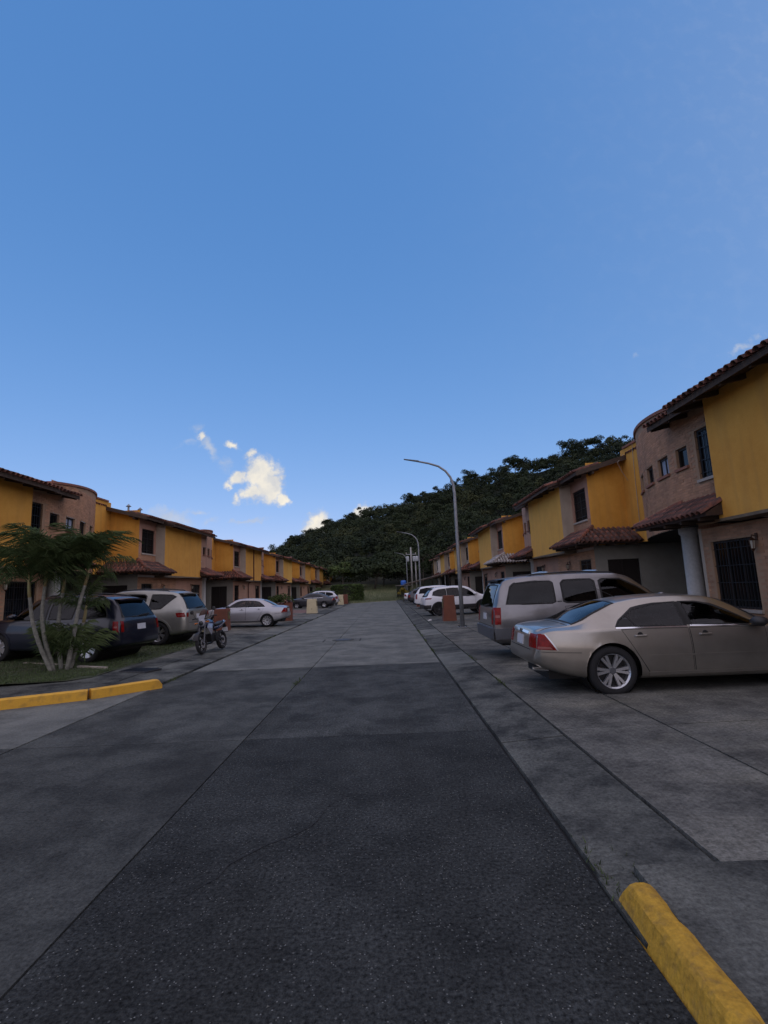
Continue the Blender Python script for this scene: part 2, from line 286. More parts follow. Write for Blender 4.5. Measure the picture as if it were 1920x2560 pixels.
# ------------------------------------------------------------------ mesh helpers
class MB:
    """Collects vertices and faces, then links them as one mesh object."""
    def __init__(s): s.v = []; s.f = []
    def add(s, vs, fs):
        o = len(s.v); s.v += [tuple(v) for v in vs]; s.f += [tuple(i + o for i in f) for f in fs]; return s
    def box(s, x0, x1, y0, y1, z0, z1):
        return s.add([(x0, y0, z0), (x1, y0, z0), (x1, y1, z0), (x0, y1, z0), (x0, y0, z1), (x1, y0, z1), (x1, y1, z1), (x0, y1, z1)],
                     [(0, 3, 2, 1), (4, 5, 6, 7), (0, 1, 5, 4), (1, 2, 6, 5), (2, 3, 7, 6), (3, 0, 4, 7)])
    def hexa(s, p):      # 8 points: bottom loop then top loop
        return s.add(p, [(0, 3, 2, 1), (4, 5, 6, 7), (0, 1, 5, 4), (1, 2, 6, 5), (2, 3, 7, 6), (3, 0, 4, 7)])
    def bar(s, p, q, w, h, up=(0, 0, 1)):
        p, q = Vector(p), Vector(q); d = (q - p).normalized(); a = d.cross(Vector(up))
        if a.length < 1e-4: a = d.cross(Vector((1, 0, 0)))
        a.normalize(); b = a.cross(d).normalized(); a *= w / 2; b *= h / 2
        return s.hexa([p - a - b, p + a - b, q + a - b, q - a - b, p - a + b, p + a + b, q + a + b, q - a + b])
    def tube(s, pts, r, n=8, cap=True):
        pts = [Vector(p) for p in pts]; rr = r if isinstance(r, (list, tuple)) else [r] * len(pts); rings = []; last = None
        for i, p in enumerate(pts):
            d = (pts[min(i + 1, len(pts) - 1)] - pts[max(i - 1, 0)]).normalized()
            a = d.cross(Vector((0, 0, 1)) if abs(d.z) < .95 else Vector((0, 1, 0))) if last is None else last - d * last.dot(d)
            a.normalize(); last = a; b = d.cross(a)
            rings.append([p + (a * math.cos(2 * math.pi * k / n) + b * math.sin(2 * math.pi * k / n)) * rr[i] for k in range(n)])
        vs = [v for ring in rings for v in ring]; fs = []
        for i in range(len(pts) - 1):
            for k in range(n): fs.append((i * n + k, i * n + (k + 1) % n, (i + 1) * n + (k + 1) % n, (i + 1) * n + k))
        if cap: fs += [tuple(range(n))[::-1], tuple((len(pts) - 1) * n + k for k in range(n))]
        return s.add(vs, fs)
    def lathe(s, prof, c=(0, 0, 0), axis='z', n=24):
        vs = []; m = len(prof)
        for k in range(n):
            a = 2 * math.pi * k / n
            for (r, h) in prof:
                x, y = r * math.cos(a), r * math.sin(a)
                p = (x, y, h) if axis == 'z' else (x, h, y) if axis == 'y' else (h, x, y)
                vs.append((p[0] + c[0], p[1] + c[1], p[2] + c[2]))
        fs = [(k * m + i, ((k + 1) % n) * m + i, ((k + 1) % n) * m + i + 1, k * m + i + 1) for k in range(n) for i in range(m - 1)]
        return s.add(vs, fs)
    def prism(s, poly, ext):
        n = len(poly); e = Vector(ext); a = [Vector(p) for p in poly]
        return s.add(a + [p + e for p in a], [tuple(range(n))[::-1], tuple(range(n, 2 * n))] + [(i, (i + 1) % n, n + (i + 1) % n, n + i) for i in range(n)])
    def mesh(s, name):
        me = bpy.data.meshes.new(name); me.from_pydata(s.v, [], s.f); me.validate(); return me
    def build(s, name, m, parent=None, smooth=False, bevel=0., loc=None, fix=True):
        me = s.mesh(name)
        if fix:
            bm = bmesh.new(); bm.from_mesh(me); bmesh.ops.recalc_face_normals(bm, faces=bm.faces); bm.to_mesh(me); bm.free()
        return obj(name, me, m, parent, smooth, bevel, loc)
def obj(name, me, m, parent=None, smooth=False, bevel=0., loc=None):
    o = bpy.data.objects.new(name, me); COL.objects.link(o)
    if m is not None and len(me.materials) == 0: me.materials.append(MATS[m] if isinstance(m, str) else m)
    if parent: o.parent = parent
    if loc: o.location = loc
    if smooth: me.polygons.foreach_set('use_smooth', [True] * len(me.polygons))
    if bevel:
        b = o.modifiers.new('bevel', 'BEVEL'); b.width = bevel; b.segments = 2; b.limit_method = 'ANGLE'
    return o
def empty(name, loc=(0, 0, 0), rz=0.):
    o = bpy.data.objects.new(name, None); COL.objects.link(o); o.location = loc; o.rotation_euler = (0, 0, rz); o.empty_display_size = .3; return o
def tag(o, label, cat, group=None, kind=None):
    if label: o['label'] = label
    if cat: o['category'] = cat
    if group: o['group'] = group
    if kind: o['kind'] = kind
    return o
def struct(o): o['kind'] = 'structure'; return o
def stuff(o): o['kind'] = 'stuff'; return o
def copy_tree(o, parent=None):
    c = o.copy(); COL.objects.link(c); c.parent = parent
    for ch in list(o.children): copy_tree(ch, c)
    return c

# ------------------------------------------------------------------ ground, road, kerbs
rng = np.random.default_rng(3)
m_ = MB(); _n = 64
m_.add([(0, 0, -.30)] + [(1800 * math.cos(2 * math.pi * k / _n), 1800 * math.sin(2 * math.pi * k / _n), -.30) for k in range(_n)], [(0, 1 + k, 1 + (k + 1) % _n) for k in range(_n)])
struct(m_.build('ground', 'earth'))
def slab(parent, x0, x1, y0, y1, z0, z1, m, name='slab', th=.05, g=.008, jit=.003):
    dz = random.uniform(-jit, jit)
    return MB().hexa([(x0 + g, y0 + g, z0 - th), (x1 - g, y0 + g, z1 - th), (x1 - g, y1 - g, z1 - th), (x0 + g, y1 - g, z0 - th),
                      (x0 + g, y0 + g, z0 + dz), (x1 - g, y0 + g, z1 + dz), (x1 - g, y1 - g, z1 + dz), (x0 + g, y1 - g, z0 + dz)]).build(name, m, parent)
road = struct(MB().box(-34, 1.12, -14, 66, -.2, -.022).build('road', 'joint'))
YB = [5.95 + 5.22 * k for k in range(-4, 12)]
for i in range(len(YB) - 1):
    y0, y1 = YB[i], YB[i + 1]
    near = y1 < 12
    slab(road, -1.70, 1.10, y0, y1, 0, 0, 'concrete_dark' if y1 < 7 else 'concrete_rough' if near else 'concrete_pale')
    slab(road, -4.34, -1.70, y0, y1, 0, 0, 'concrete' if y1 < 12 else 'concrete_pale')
    if y1 < 7:
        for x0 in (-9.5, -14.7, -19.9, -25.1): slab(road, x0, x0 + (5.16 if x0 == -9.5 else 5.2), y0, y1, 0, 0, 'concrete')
# corner piece between the last full apron slab and the curved yellow kerb
MB().prism([(-4.352, 5.962, -.05), (-4.352, 9.48, -.05), (-5.16, 8.70, -.05), (-6.24, 8.16, -.05), (-8.5, 7.45, -.05), (-12.5, 6.9, -.05), (-12.5, 5.962, -.05)], (0, 0, .052)).build('slab', 'concrete_pale', road)
# manhole in the road and two short saw cuts
mh = empty('manhole_cover', (-1.52, 16.75, .0))
MB().lathe([(0, .018), (.24, .018), (.27, .016), (.27, -.01)], n=28).build('lid', 'manhole_iron', mh)
MB().lathe([(.285, .012), (.36, .010), (.36, -.01)], n=28).build('rim', 'concrete_walk', mh)
tag(mh, 'round iron manhole cover set in the middle joint of the road', 'manhole cover')
for k, (x, lab) in enumerate(((-2.15, 'left'), (-.95, 'right'))):
    c = MB().box(x - .02, x + .02, 16.35, 17.05, .002, .0075).build('saw_cut', 'joint', road)

# hairline cracks in the slabs
rc = random.Random(4)
for (x, y, dx, dy, n) in ((-1.2, 3.0, .10, .16, 9), (.3, 7.2, .14, .05, 8), (-3.6, 7.6, .12, .09, 10), (-.9, 12.6, .10, .10, 8), (-3.3, 13.2, .05, .20, 9), (.2, 17.2, .12, .06, 8), (-6.8, 4.4, .16, .05, 10), (-2.6, 21.8, .1, .12, 8)):
    mb = MB(); p = Vector((x, y, .0052)); L_ = []; R_ = []
    for k in range(n + 1):
        w = .0045 * math.sin(math.pi * (k + .4) / (n + .8)) + .0008; d = Vector((dx, dy, 0)).normalized(); nn = Vector((-d.y, d.x, 0)); L_.append(p + nn * w); R_.append(p - nn * w); p = p + Vector((dx + rc.uniform(-.09, .09), dy + rc.uniform(-.09, .09), 0))
    mb.add(L_ + R_, [(k, k + 1, n + 2 + k, n + 1 + k) for k in range(n)]).build('crack', 'joint', road)
# loose grit along the kerbs
ng = 1500; gx = np.where(rng.uniform(size=ng) < .55, 1.05 - np.abs(rng.normal(0, .16, ng)), np.where(rng.uniform(size=ng) < .5, -4.28 + np.abs(rng.normal(0, .12, ng)), rng.uniform(-4, 1, ng))); gy = rng.uniform(1.5, 24, ng) ** 1.0
sz = rng.uniform(.003, .009, ng)[:, None]; base = np.stack([gx, gy, np.full(ng, .004)], 1); tet = np.array([(1, 0, 0), (-.5, .87, 0), (-.5, -.87, 0), (0, 0, .9)]); gv_ = (base[:, None, :] + tet[None] * sz[:, None, :] * rng.uniform(.6, 1.3, (ng, 4, 1))).reshape(-1, 3)
gf_ = (np.arange(ng)[:, None, None] * 4 + np.array([(0, 1, 3), (1, 2, 3), (2, 0, 3)])[None]).reshape(-1, 3)
me = bpy.data.meshes.new('grit'); me.from_pydata(gv_.tolist(), [], gf_.tolist()); tag(obj('road_grit', me, 'concrete_pale'), 'fine loose grit scattered along the kerbs of the road', 'grit', kind='stuff')

# right-hand side: gutter strip, driveway slabs
right_walk = struct(MB().box(1.12, 8.5, -14, 66, -.2, -.03).build('pavement', 'joint'))
def zr(x): return .015 + (x - 1.12) * .068 if x < 1.78 else .060 + (x - 1.78) * .005
ys = [3.02, 5.42, 10.55, 12.3, 16.9, 19.1, 24.3, 29.5, 34.7, 39.9, 45.1, 50.3, 55.5, 60.7, 65.9]
for i in range(len(ys) - 1):
    slab(right_walk, 1.12, 1.78, ys[i], ys[i + 1], zr(1.12), zr(1.78), 'concrete_pale' if i in (2, 4) else 'concrete_walk')
ys = [3.02, 5.66, 10.9, 16.1, 21.3, 26.5, 31.7, 36.9, 42.1, 47.3, 52.5, 57.7, 65.9]
for i in range(len(ys) - 1):
    a = 1.80
    slab(right_walk, a, 2.95, ys[i], ys[i + 1], zr(1.79), zr(2.95), 'concrete_drive' if i < 4 else 'concrete_walk')
    slab(right_walk, 2.965, 5.7, ys[i], ys[i + 1], zr(2.96), zr(5.7), 'concrete_drive')
    slab(right_walk, 5.7, 8.42, ys[i], ys[i + 1], zr(5.7), zr(8.42), 'concrete_drive')
MB().prism([(1.305, 3.005, -.02), (1.298, 2.84, -.02), (1.252, 1.3, -.02), (1.207, -.4, -.02), (1.145, -2.0, -.02), (1.0, -8, -.02), (4.6, -8, -.02), (4.6, 3.005, -.02)], (0, 0, .098)).build('slab', 'concrete_walk', right_walk)
slab(right_walk, 4.61, 8.4, -8, 3.0, .078, .09, 'concrete_walk')
slab(right_walk, 1.104, 1.30, 2.50, 3.02, .012, .03, 'concrete_walk', g=.002)
# yellow kerb in the near right corner: sloping street face, rounded end
def kerb_run(name, pts, label, w=.20, h=.165, slope=.09, m_='kerb_yellow'):
    root = empty(name, (pts[0][0], pts[0][1], 0)); o = Vector((pts[0][0], pts[0][1], 0))
    for i in range(len(pts) - 1):
        p, q = Vector((*pts[i], 0)) - o, Vector((*pts[i + 1], 0)) - o; d = (q - p).normalized(); n = Vector((-d.y, d.x, 0)) * (1 if name else 1)
        g = d * .0015; mb = MB(); secs = []
        rows = max(9, int((q - p).length / .055))
        for k in range(rows + 1):
            t = k / rows; c = (p + g).lerp(q - g, t); hh = h + random.uniform(-.0012, .0012); ww = random.uniform(-.0015, .0015); e1, e2 = (random.uniform(-.012, 0), random.uniform(-.008, 0)) if random.random() < .10 else (random.uniform(-.002, .001), random.uniform(-.002, .001))
            if i == 0 and k == 0: hh *= .55
            if i == 0 and k == 1: hh *= .96
            sec = [(0 + ww, 0), (slope * .75 + ww, hh * .82), (slope + ww - e1 * .5, hh * .95 + e1), (slope + .03, hh), (slope + w - .03, hh), (slope + w + e2, hh * .93 + e2), (slope + w, 0)]
            secs.append([c + n * a + Vector((0, 0, z - .03)) for a, z in sec])
        m = len(secs[0]); vs = [v for s_ in secs for v in s_]
        fs = [(k * m + j, k * m + j + 1, (k + 1) * m + j + 1, (k + 1) * m + j) for k in range(rows) for j in range(m - 1)] + [tuple(range(m)), tuple(rows * m + j for j in range(m))[::-1]]
        mb.add(vs, fs).build('kerb_stone', m_, root)
    return tag(root, label, 'kerb')
kerb_run('yellow_kerb', [(1.108, 2.84), (1.06, 1.3), (1.015, -.4), (.95, -2.0)], 'yellow painted kerb with a chipped sloping face, bottom right corner by the gutter strip', w=.105, h=.15, slope=.07)
kerb_run('yellow_kerb', [(-4.33, 9.53), (-5.16, 8.73), (-6.24, 8.19), (-8.5, 7.48), (-12.5, 6.92)], 'long curved yellow kerb in front of the palm clump on the left corner', w=.17, h=.19, slope=.03, m_='kerb_yellow_bright')

# left-hand side: strip beside the road, lawn at the corner, drives
left_walk = struct(MB().box(-12.52, -4.36, 7.0, 120, -.25, -.10).build('pavement', 'joint'))
def zl(x): a = -x; return .03 + (a - 4.36) * .07 if a < 5.2 else .089 + (a - 5.2) * .020
ys = [9.75, 13.0, 17.0, 19.6, 24.0, 29.2, 34.4, 39.6, 44.8, 50, 55.2, 60.4, 66]
for i in range(len(ys) - 1):
    slab(left_walk, -5.2, -4.36, ys[i], ys[i + 1], zl(-5.2), zl(-4.36), 'concrete_pale' if i in (3, 5, 8) else 'concrete_walk', g=.012)
    slab(left_walk, -6.0, -5.2, ys[i], ys[i + 1], zl(-6.0), zl(-5.2), ('concrete_drive' if i % 2 else 'concrete_walk'), g=.012)
ys = [17.6, 22.6, 27.4, 33.2, 36.2, 41.4, 46.6, 51.8, 57, 66]
for i in range(len(ys) - 1):
    mm = 'clay_paving' if i in (2, 4) else 'concrete_drive'
    slab(left_walk, -9.2, -6.0, ys[i], ys[i + 1], zl(-9.2), zl(-6.0), mm); slab(left_walk, -12.5, -9.2, ys[i], ys[i + 1], zl(-12.5), zl(-9.2), mm)
# corner walk behind the yellow kerb and the lawn
MB().prism([(-4.46, 9.64, .0), (-5.28, 8.88, .0), (-6.3, 8.38, .0), (-8.6, 7.68, .0), (-13.5, 7.0, .0), (-13.5, 8.6, .0), (-8.5, 9.35, .0), (-6.6, 9.95, .0), (-5.6, 10.7, .0), (-5.21, 11.2, 0), (-5.21, 9.74, 0)], (0, 0, .095)).build('slab', 'concrete_walk', left_walk)
LZ = .105; lw = MB(); NX, NY = 24, 28
lawn_poly = lambda x, y: y > (10.7 if x > -5.6 else 9.95 + (-5.6 - x) * -.0 if x > -6.6 else 9.35 if x > -8.5 else 8.65)
for i in range(NX + 1):
    for j in range(NY + 1):
        x = -13.5 + (13.5 - 6.0) * i / NX; y = 8.55 + (17.55 - 8.55) * j / NY
        ylo = 10.35 if x > -6.3 else 9.9 - (-6.3 - x) * .28 if x > -8.5 else 9.28 - (-8.5 - x) * .148
        y = ylo + (17.58 - ylo) * j / NY
        lw.v.append((x, y, LZ + (-x - 6.0) * .020 + random.uniform(-.012, .02)))
lw.f = [(i * (NY + 1) + j, (i + 1) * (NY + 1) + j, (i + 1) * (NY + 1) + j + 1, i * (NY + 1) + j + 1) for i in range(NX) for j in range(NY)]
lawn = struct(lw.build('lawn', 'lawn', smooth=True))
def blades(name, n, region, h, m, label, zf):
    vs = np.zeros((n * 3, 3)); 
    x, y = region(n); a = rng.uniform(0, 6.28, n); hh = rng.uniform(.5, 1.2, n) * h; z = zf(x, y)
    dx, dy = np.cos(a) * .007, np.sin(a) * .007; lx, ly = rng.normal(0, .45, n) * hh, rng.normal(0, .45, n) * hh
    vs[0::3] = np.stack([x - dx, y - dy, z], 1); vs[1::3] = np.stack([x + dx, y + dy, z], 1); vs[2::3] = np.stack([x + lx, y + ly, z + hh], 1)
    me = bpy.data.meshes.new(name); me.from_pydata(vs.tolist(), [], np.arange(n * 3).reshape(-1, 3).tolist())
    return tag(obj(name, me, m), label, 'grass', kind='stuff')
def reg_lawn(n):
    x = rng.uniform(-13.4, -6.05, n); t = rng.uniform(0, 1, n) ** 1.6
    ylo = np.where(x > -6.3, 10.4, np.where(x > -8.5, 9.95 - (-6.3 - x) * .28, 9.33 - (-8.5 - x) * .148))
    return x, ylo + (17.5 - ylo) * t
blades('lawn_grass', 42000, reg_lawn, .06, 'grass_blade', 'short dark grass of the corner lawn under the parked cars', lambda x, y: LZ - .005 + (-x - 6.0) * .020)
# weeds in the joints along both kerbs
def reg_weeds(n):
    c = np.array([(1.115, 13.2), (1.12, 15.6), (1.13, 17.2), (1.12, 18.4), (1.12, 19.0), (1.13, 21.6), (1.80, 11.2), (1.79, 8.4), (-4.35, 10.2), (-4.35, 18.3), (-4.36, 19.0), (-4.35, 26.5), (-4.36, 31.0), (-1.71, 9.3), (1.32, 2.9), (1.36, 2.1), (1.14, 2.95)])
    i = rng.integers(0, len(c), n); return c[i, 0] + rng.normal(0, .018, n), c[i, 1] + rng.normal(0, .22, n)
blades('kerb_weeds', 900, reg_weeds, .055, 'grass_blade', 'small weeds sprouting from the joints along the kerbs', lambda x, y: np.where(np.abs(x - 1.8) < .2, .05, .0))
# drain grate on the strip and the thin white edging at the lawn
dg = empty('drain_grate', (-5.40, 11.0, .105)); dg.rotation_euler.z = R(-18)
MB().box(-.36, .36, -.23, .23, -.02, .012).build('frame', 'manhole_iron', dg)
for k in range(9): MB().box(-.33 + k * .077, -.295 + k * .077, -.2, .2, .012, .022).build('bar', 'iron', dg)
tag(dg, 'dark rectangular drain grate in the walk next to the yellow kerb', 'drain grate')
eb = empty('lawn_edging', (-8.1, 12.0, .13))
for (x0, y0, x1, y1) in ((-3.6, 1.25, -1.0, .60), (-.95, .58, .55, .02), (1.0, -.42, 1.75, -.62)):
    MB().bar((x0, y0, .0), (x1, y1, -.03), .10, .10).build('edging_stone', 'sill', eb)
tag(eb, 'low pale edging stones laid in the lawn under the palms', 'edging')

# ------------------------------------------------------------------ terraced houses
# local frame of a house: d = depth behind the front of the projecting ochre block, u = along the street, z up
ARC_R, ARC_TH = 10.47, .5419
def arc(t): a = ARC_TH * t; return (.5 + ARC_R * (1 - math.cos(a)), 1.6 + ARC_R * math.sin(a))
ROOF_E, ROOF_S = 5.55, .27            # roof plane: z at d = -0.6 and slope
def roofz(d): return ROOF_E + (d + .6) * ROOF_S
def barrel(w0, w1, ln, h=.092, th=.016, n=6):
    """One clay barrel tile lying along +y (downhill), crown up, open ends."""
    mb = MB(); out = []; 
    for (y, w) in ((0, w0), (ln, w1)):
        for rr in (0, th):
            out.append([((w / 2 - rr) * math.cos(math.pi * k / n), y, (h - rr) * math.sin(math.pi * k / n)) for k in range(n + 1)])
    m = n + 1; vs = out[0] + out[1] + out[2] + out[3]
    fs = []
    for k in range(n):
        fs += [(k, k + 1, 2 * m + k + 1, 2 * m + k), (m + k, 3 * m + k, 3 * m + k + 1, m + k + 1), (2 * m + k, 2 * m + k + 1, 3 * m + k + 1, 3 * m + k)]
    return mb.add(vs, fs)
TILE = barrel(.150, .185, .42); TILE_ME = TILE.mesh('roof_tile'); TILE_ME.materials.append(MATS['tile'])
TILE_W = TILE_ME.copy(); TILE_W.materials.clear(); TILE_W.materials.append(MATS['tile_white'])
for _m in (TILE_ME, TILE_W): _m.polygons.foreach_set('use_smooth', [True] * len(_m.polygons))
class House:
    def __init__(s, name, sx, loc, zs):
        s.root = empty(name, loc); s.root.scale = (1, 1, zs); s.sx = sx
    def P(s, d, u, z): return Vector((s.sx * d, u, z))
    def wall(s, name, m, a, b, z0, z1, holes=(), rev=.14, parent=None):
        """Wall face from a to b (each (d,u)), with rectangular openings (s0,s1,z0,z1) and their reveals (rev deep)."""
        a, b = Vector(a), Vector(b); ln = (b - a).length; t = (b - a) / ln
        nin = s.inward(a, b)
        ss = sorted({0., ln, *[h[0] for h in holes], *[h[1] for h in holes]}); zz = sorted({z0, z1, *[h[2] for h in holes], *[h[3] for h in holes]})
        mb = MB(); pt = lambda q, z, k=0.: s.P(*(a + t * q + nin * k), z)
        for i in range(len(ss) - 1):
            for j in range(len(zz) - 1):
                cs, cz = (ss[i] + ss[i + 1]) / 2, (zz[j] + zz[j + 1]) / 2
                if any(h[0] < cs < h[1] and h[2] < cz < h[3] for h in holes): continue
                mb.add([pt(ss[i], zz[j]), pt(ss[i + 1], zz[j]), pt(ss[i + 1], zz[j + 1]), pt(ss[i], zz[j + 1])], [(0, 1, 2, 3)])
        for (s0, s1, h0, h1) in holes:
            q = [(s0, h0), (s1, h0), (s1, h1), (s0, h1)]
            for i in range(4):
                (p0, w0), (p1, w1) = q[i], q[(i + 1) % 4]
                mb.add([pt(p0, w0), pt(p1, w1), pt(p1, w1, rev), pt(p0, w0, rev)], [(0, 1, 2, 3)])
        return mb.build(name, m, parent or s.root)
    def inward(s, a, b):
        t = (Vector(b) - Vector(a)).normalized(); n = Vector((-t.y, t.x))
        # walls run from low u to high u with the house behind (+d); walls across run from low d to high d with the house at +u
        if abs(t.y) > abs(t.x): n = n if n.x > 0 else -n
        else: n = n if n.y > 0 else -n
        return n
    def window(s, a, b, s0, s1, z0, z1, rev=.12, grille=True, sill='sill', pane='pane', mull=1, part='window', sproud=.06):
        a, b = Vector(a), Vector(b); t = (b - a).normalized(); nin = s.inward(a, b)
        pt = lambda q, z, k: s.P(*(a + t * q + nin * k), z)
        def bx(mb, q0, q1, h0, h1, k0, k1):
            mb.hexa([pt(q0, h0, k0), pt(q1, h0, k0), pt(q1, h0, k1), pt(q0, h0, k1), pt(q0, h1, k0), pt(q1, h1, k0), pt(q1, h1, k1), pt(q0, h1, k1)])
        pane = random.choice(('pane', 'pane', 'curtain_dim')) if (pane == 'pane' and grille) else pane
        fw = .05; mb = MB(); k0, k1 = rev - .055, rev + .02
        bx(mb, s0 + .001, s0 + fw, z0 + .001, z1 - .001, k0, k1); bx(mb, s1 - fw, s1 - .001, z0 + .001, z1 - .001, k0, k1); bx(mb, s0 + fw, s1 - fw, z0 + .001, z0 + fw, k0, k1); bx(mb, s0 + fw, s1 - fw, z1 - fw, z1 - .001, k0, k1)
        for i in range(mull):
            c = s0 + (s1 - s0) * (i + 1) / (mull + 1); bx(mb, c - .02, c + .02, z0 + fw, z1 - fw, k0 + .004, k1)
        w = mb.build(part, 'frame', s.root)
        mb = MB(); bx(mb, s0 + fw * .8, s1 - fw * .8, z0 + fw * .8, z1 - fw * .8, rev - .02, rev - .012); mb.build('pane', pane, w)
        if sill:
            mb = MB(); bx(mb, s0 - .05, s1 + .05, z0 - .07, z0 - .002, -sproud, rev - .06); mb.build('sill', sill, w)
        if grille:
            mb = MB(); n = max(3, int((s1 - s0) / .11)); kk = .035
            for i in range(1, n):
                c = s0 + (s1 - s0) * i / n; bx(mb, c - .006, c + .006, z0 + .01, z1 - .01, kk - .006, kk + .006)
            for i in range(4):
                c = z0 + (z1 - z0) * (i + .5) / 4; bx(mb, s0 + .004, s1 - .004, c - .007, c + .007, kk - .0045, kk + .0045)
            mb.build('grille', 'iron', w)
        return w
    def bricks(s, path, z0, z1, holes=(), proud=.007, name='brick_facing'):
        """Individual bricks with joints laid over a wall whose plan is a polyline of (d,u)."""
        P = [Vector(p) for p in path]; cum = [0.]
        for i in range(len(P) - 1): cum.append(cum[-1] + (P[i + 1] - P[i]).length)
        def at(q):
            for i in range(len(P) - 1):
                if q <= cum[i + 1] or i == len(P) - 2:
                    t = (P[i + 1] - P[i]).normalized(); return P[i] + t * (q - cum[i]), s.inward(P[i], P[i + 1])
        mb = MB(); L_ = cum[-1]; bh, bl, g = .068, .25, .010; row = 0; z = z0
        while z + bh <= z1 + .03:
            q = -bl / 2 * (row % 2)
            while q < L_:
                a, b = max(q, 0.002), min(q + bl - g, L_ - .002); h0, h1 = z, min(z + bh - g, z1)
                if b - a > .04 and not any(b > hs0 - .005 and a < hs1 + .005 and h1 > hz0 - .07 and h0 < hz1 + .005 for hs0, hs1, hz0, hz1 in holes):
                    pr = proud + random.uniform(-.003, .006); pa, na = at(a); pb, nb = at(b)
                    v = [s.P(*(pa), h0), s.P(*(pb), h0), s.P(*(pb), h1), s.P(*(pa), h1), s.P(*(pa - na * pr), h0), s.P(*(pb - nb * pr), h0), s.P(*(pb - nb * pr), h1), s.P(*(pa - na * pr), h1)]
                    mb.add(v, [(4, 5, 6, 7), (0, 1, 5, 4), (1, 2, 6, 5), (2, 3, 7, 6), (3, 0, 4, 7)])
                q += bl
            z += bh; row += 1
        return stuff(mb.build(name, 'brick', s.root))
    def tiles(s, parent, a, b, down, rise, rows, single, white=False, lift=.0, clip=None):
        """Barrel tiles: columns between eave points a and b (3-D local), laid uphill; down = unit downhill vector."""
        a, b = Vector(a), Vector(b); ln = (b - a).length; n = max(1, round(ln / .205)); down = Vector(down).normalized(); al = (b - a).normalized()
        up = al.cross(down); up = up if up.z > 0 else -up; x = down.cross(up).normalized()
        joined = MB()
        for i in range(n):
            base = a + al * ((i + .5) * ln / n)
            for r_ in range(rows):
                if clip and not clip((i + .5) / n, r_): continue
                o = base - down * (.36 * (r_ + 1)) + down * .06 + up * (.012 + lift + random.uniform(0, .012)); j = random.uniform(-.02, .02)
                M = Matrix(((x.x, down.x, up.x, o.x), (x.y, down.y, up.y, o.y), (x.z, down.z, up.z, o.z), (0, 0, 0, 1))) @ Matrix.Rotation(j, 4, 'Z') @ Matrix.Rotation(-.02, 4, 'X')
                if single:
                    t = bpy.data.objects.new('roof_tile', TILE_W if white else TILE_ME); COL.objects.link(t); t.parent = parent; t.matrix_local = M
                else:
                    joined.add([M @ Vector(v) for v in TILE.v], TILE.f)
        if joined.v: stuff(joined.build('tile_covering', 'tile_white' if white else 'tile_field', parent, smooth=True, fix=False))
    def roof(s, u0, u1, d0, d1, rows, single, rafters, name='roof', vergeboard=None):
        th = .10; P = s.P
        q = [P(d0, u0, roofz(d0) - th), P(d0, u1, roofz(d0) - th), P(d1, u1, roofz(d1) - th), P(d1, u0, roofz(d1) - th), P(d0, u0, roofz(d0)), P(d0, u1, roofz(d0)), P(d1, u1, roofz(d1)), P(d1, u0, roofz(d1))]
        r = MB().hexa(q).build(name, 'wood', s.root)
        MB().hexa([P(d0 - .025, u0 - .004, roofz(d0) - th - .045), P(d0 - .025, u1 + .004, roofz(d0) - th - .045), P(d0 - .002, u1 + .004, roofz(d0) - th - .045), P(d0 - .002, u0 - .004, roofz(d0) - th - .045),
                   P(d0 - .025, u0 - .004, roofz(d0) - .01), P(d0 - .025, u1 + .004, roofz(d0) - .01), P(d0 - .002, u1 + .004, roofz(d0) - .01), P(d0 - .002, u0 - .004, roofz(d0) - .01)]).build('fascia', 'wood_end', r)
        if rafters:
            n = max(2, round((u1 - u0) / .75))
            for i in range(n):
                u = u0 + .12 + (u1 - u0 - .24) * i / (n - 1); e = min(d0 + .95, d1)
                MB().hexa([P(d0 + .03, u - .04, roofz(d0 + .03) - th - .085), P(d0 + .03, u + .04, roofz(d0 + .03) - th - .085), P(e, u + .04, roofz(e) - th - .13), P(e, u - .04, roofz(e) - th - .13),
                           P(d0 + .03, u - .04, roofz(d0 + .03) - th + .01), P(d0 + .03, u + .04, roofz(d0 + .03) - th + .01), P(e, u + .04, roofz(e) - th + .01), P(e, u - .04, roofz(e) - th + .01)]).build('rafter', 'wood_end', r)
        dn = Vector((-s.sx, 0, -ROOF_S)).normalized()
        s.tiles(r, P(d0 - .02, u0, roofz(d0 - .02)), P(d0 - .02, u1, roofz(d0 - .02)), dn, 0, rows, single)
        return r
    def lantern(s, d, u, z):
        l = MB(); P = s.P
        l.bar(P(d, u, z + .16), P(d - .13, u, z + .20), .018, .018); l.bar(P(d - .13, u, z + .20), P(d - .13, u, z + .13), .014, .014)
        c = P(d - .13, u, z); rr = [(.012, .15), (.085, .09), (.075, .085)]
        l.lathe([(.0, .15), (.03, .13), (.085, .085), (.07, .08)], c=c, n=6); l.lathe([(.045, -.09), (.052, -.10), (.02, -.14), (0, -.17)], c=c, n=6)
        for k in range(6):
            a = math.pi / 3 * k; l.bar(c + Vector((.068 * math.cos(a), .068 * math.sin(a), .085)), c + Vector((.047 * math.cos(a), .047 * math.sin(a), -.095)), .01, .01)
        l.box(c.x + s.sx * .11 - .012, c.x + s.sx * .128 + .012, u - .035, u + .035, z + .08, z + .24)
        o = l.build('wall_lantern', 'lantern_metal', s.root)
        MB().lathe([(.060, .08), (.041, -.09)], c=c, n=6).build('glass', 'lantern_glass', o)

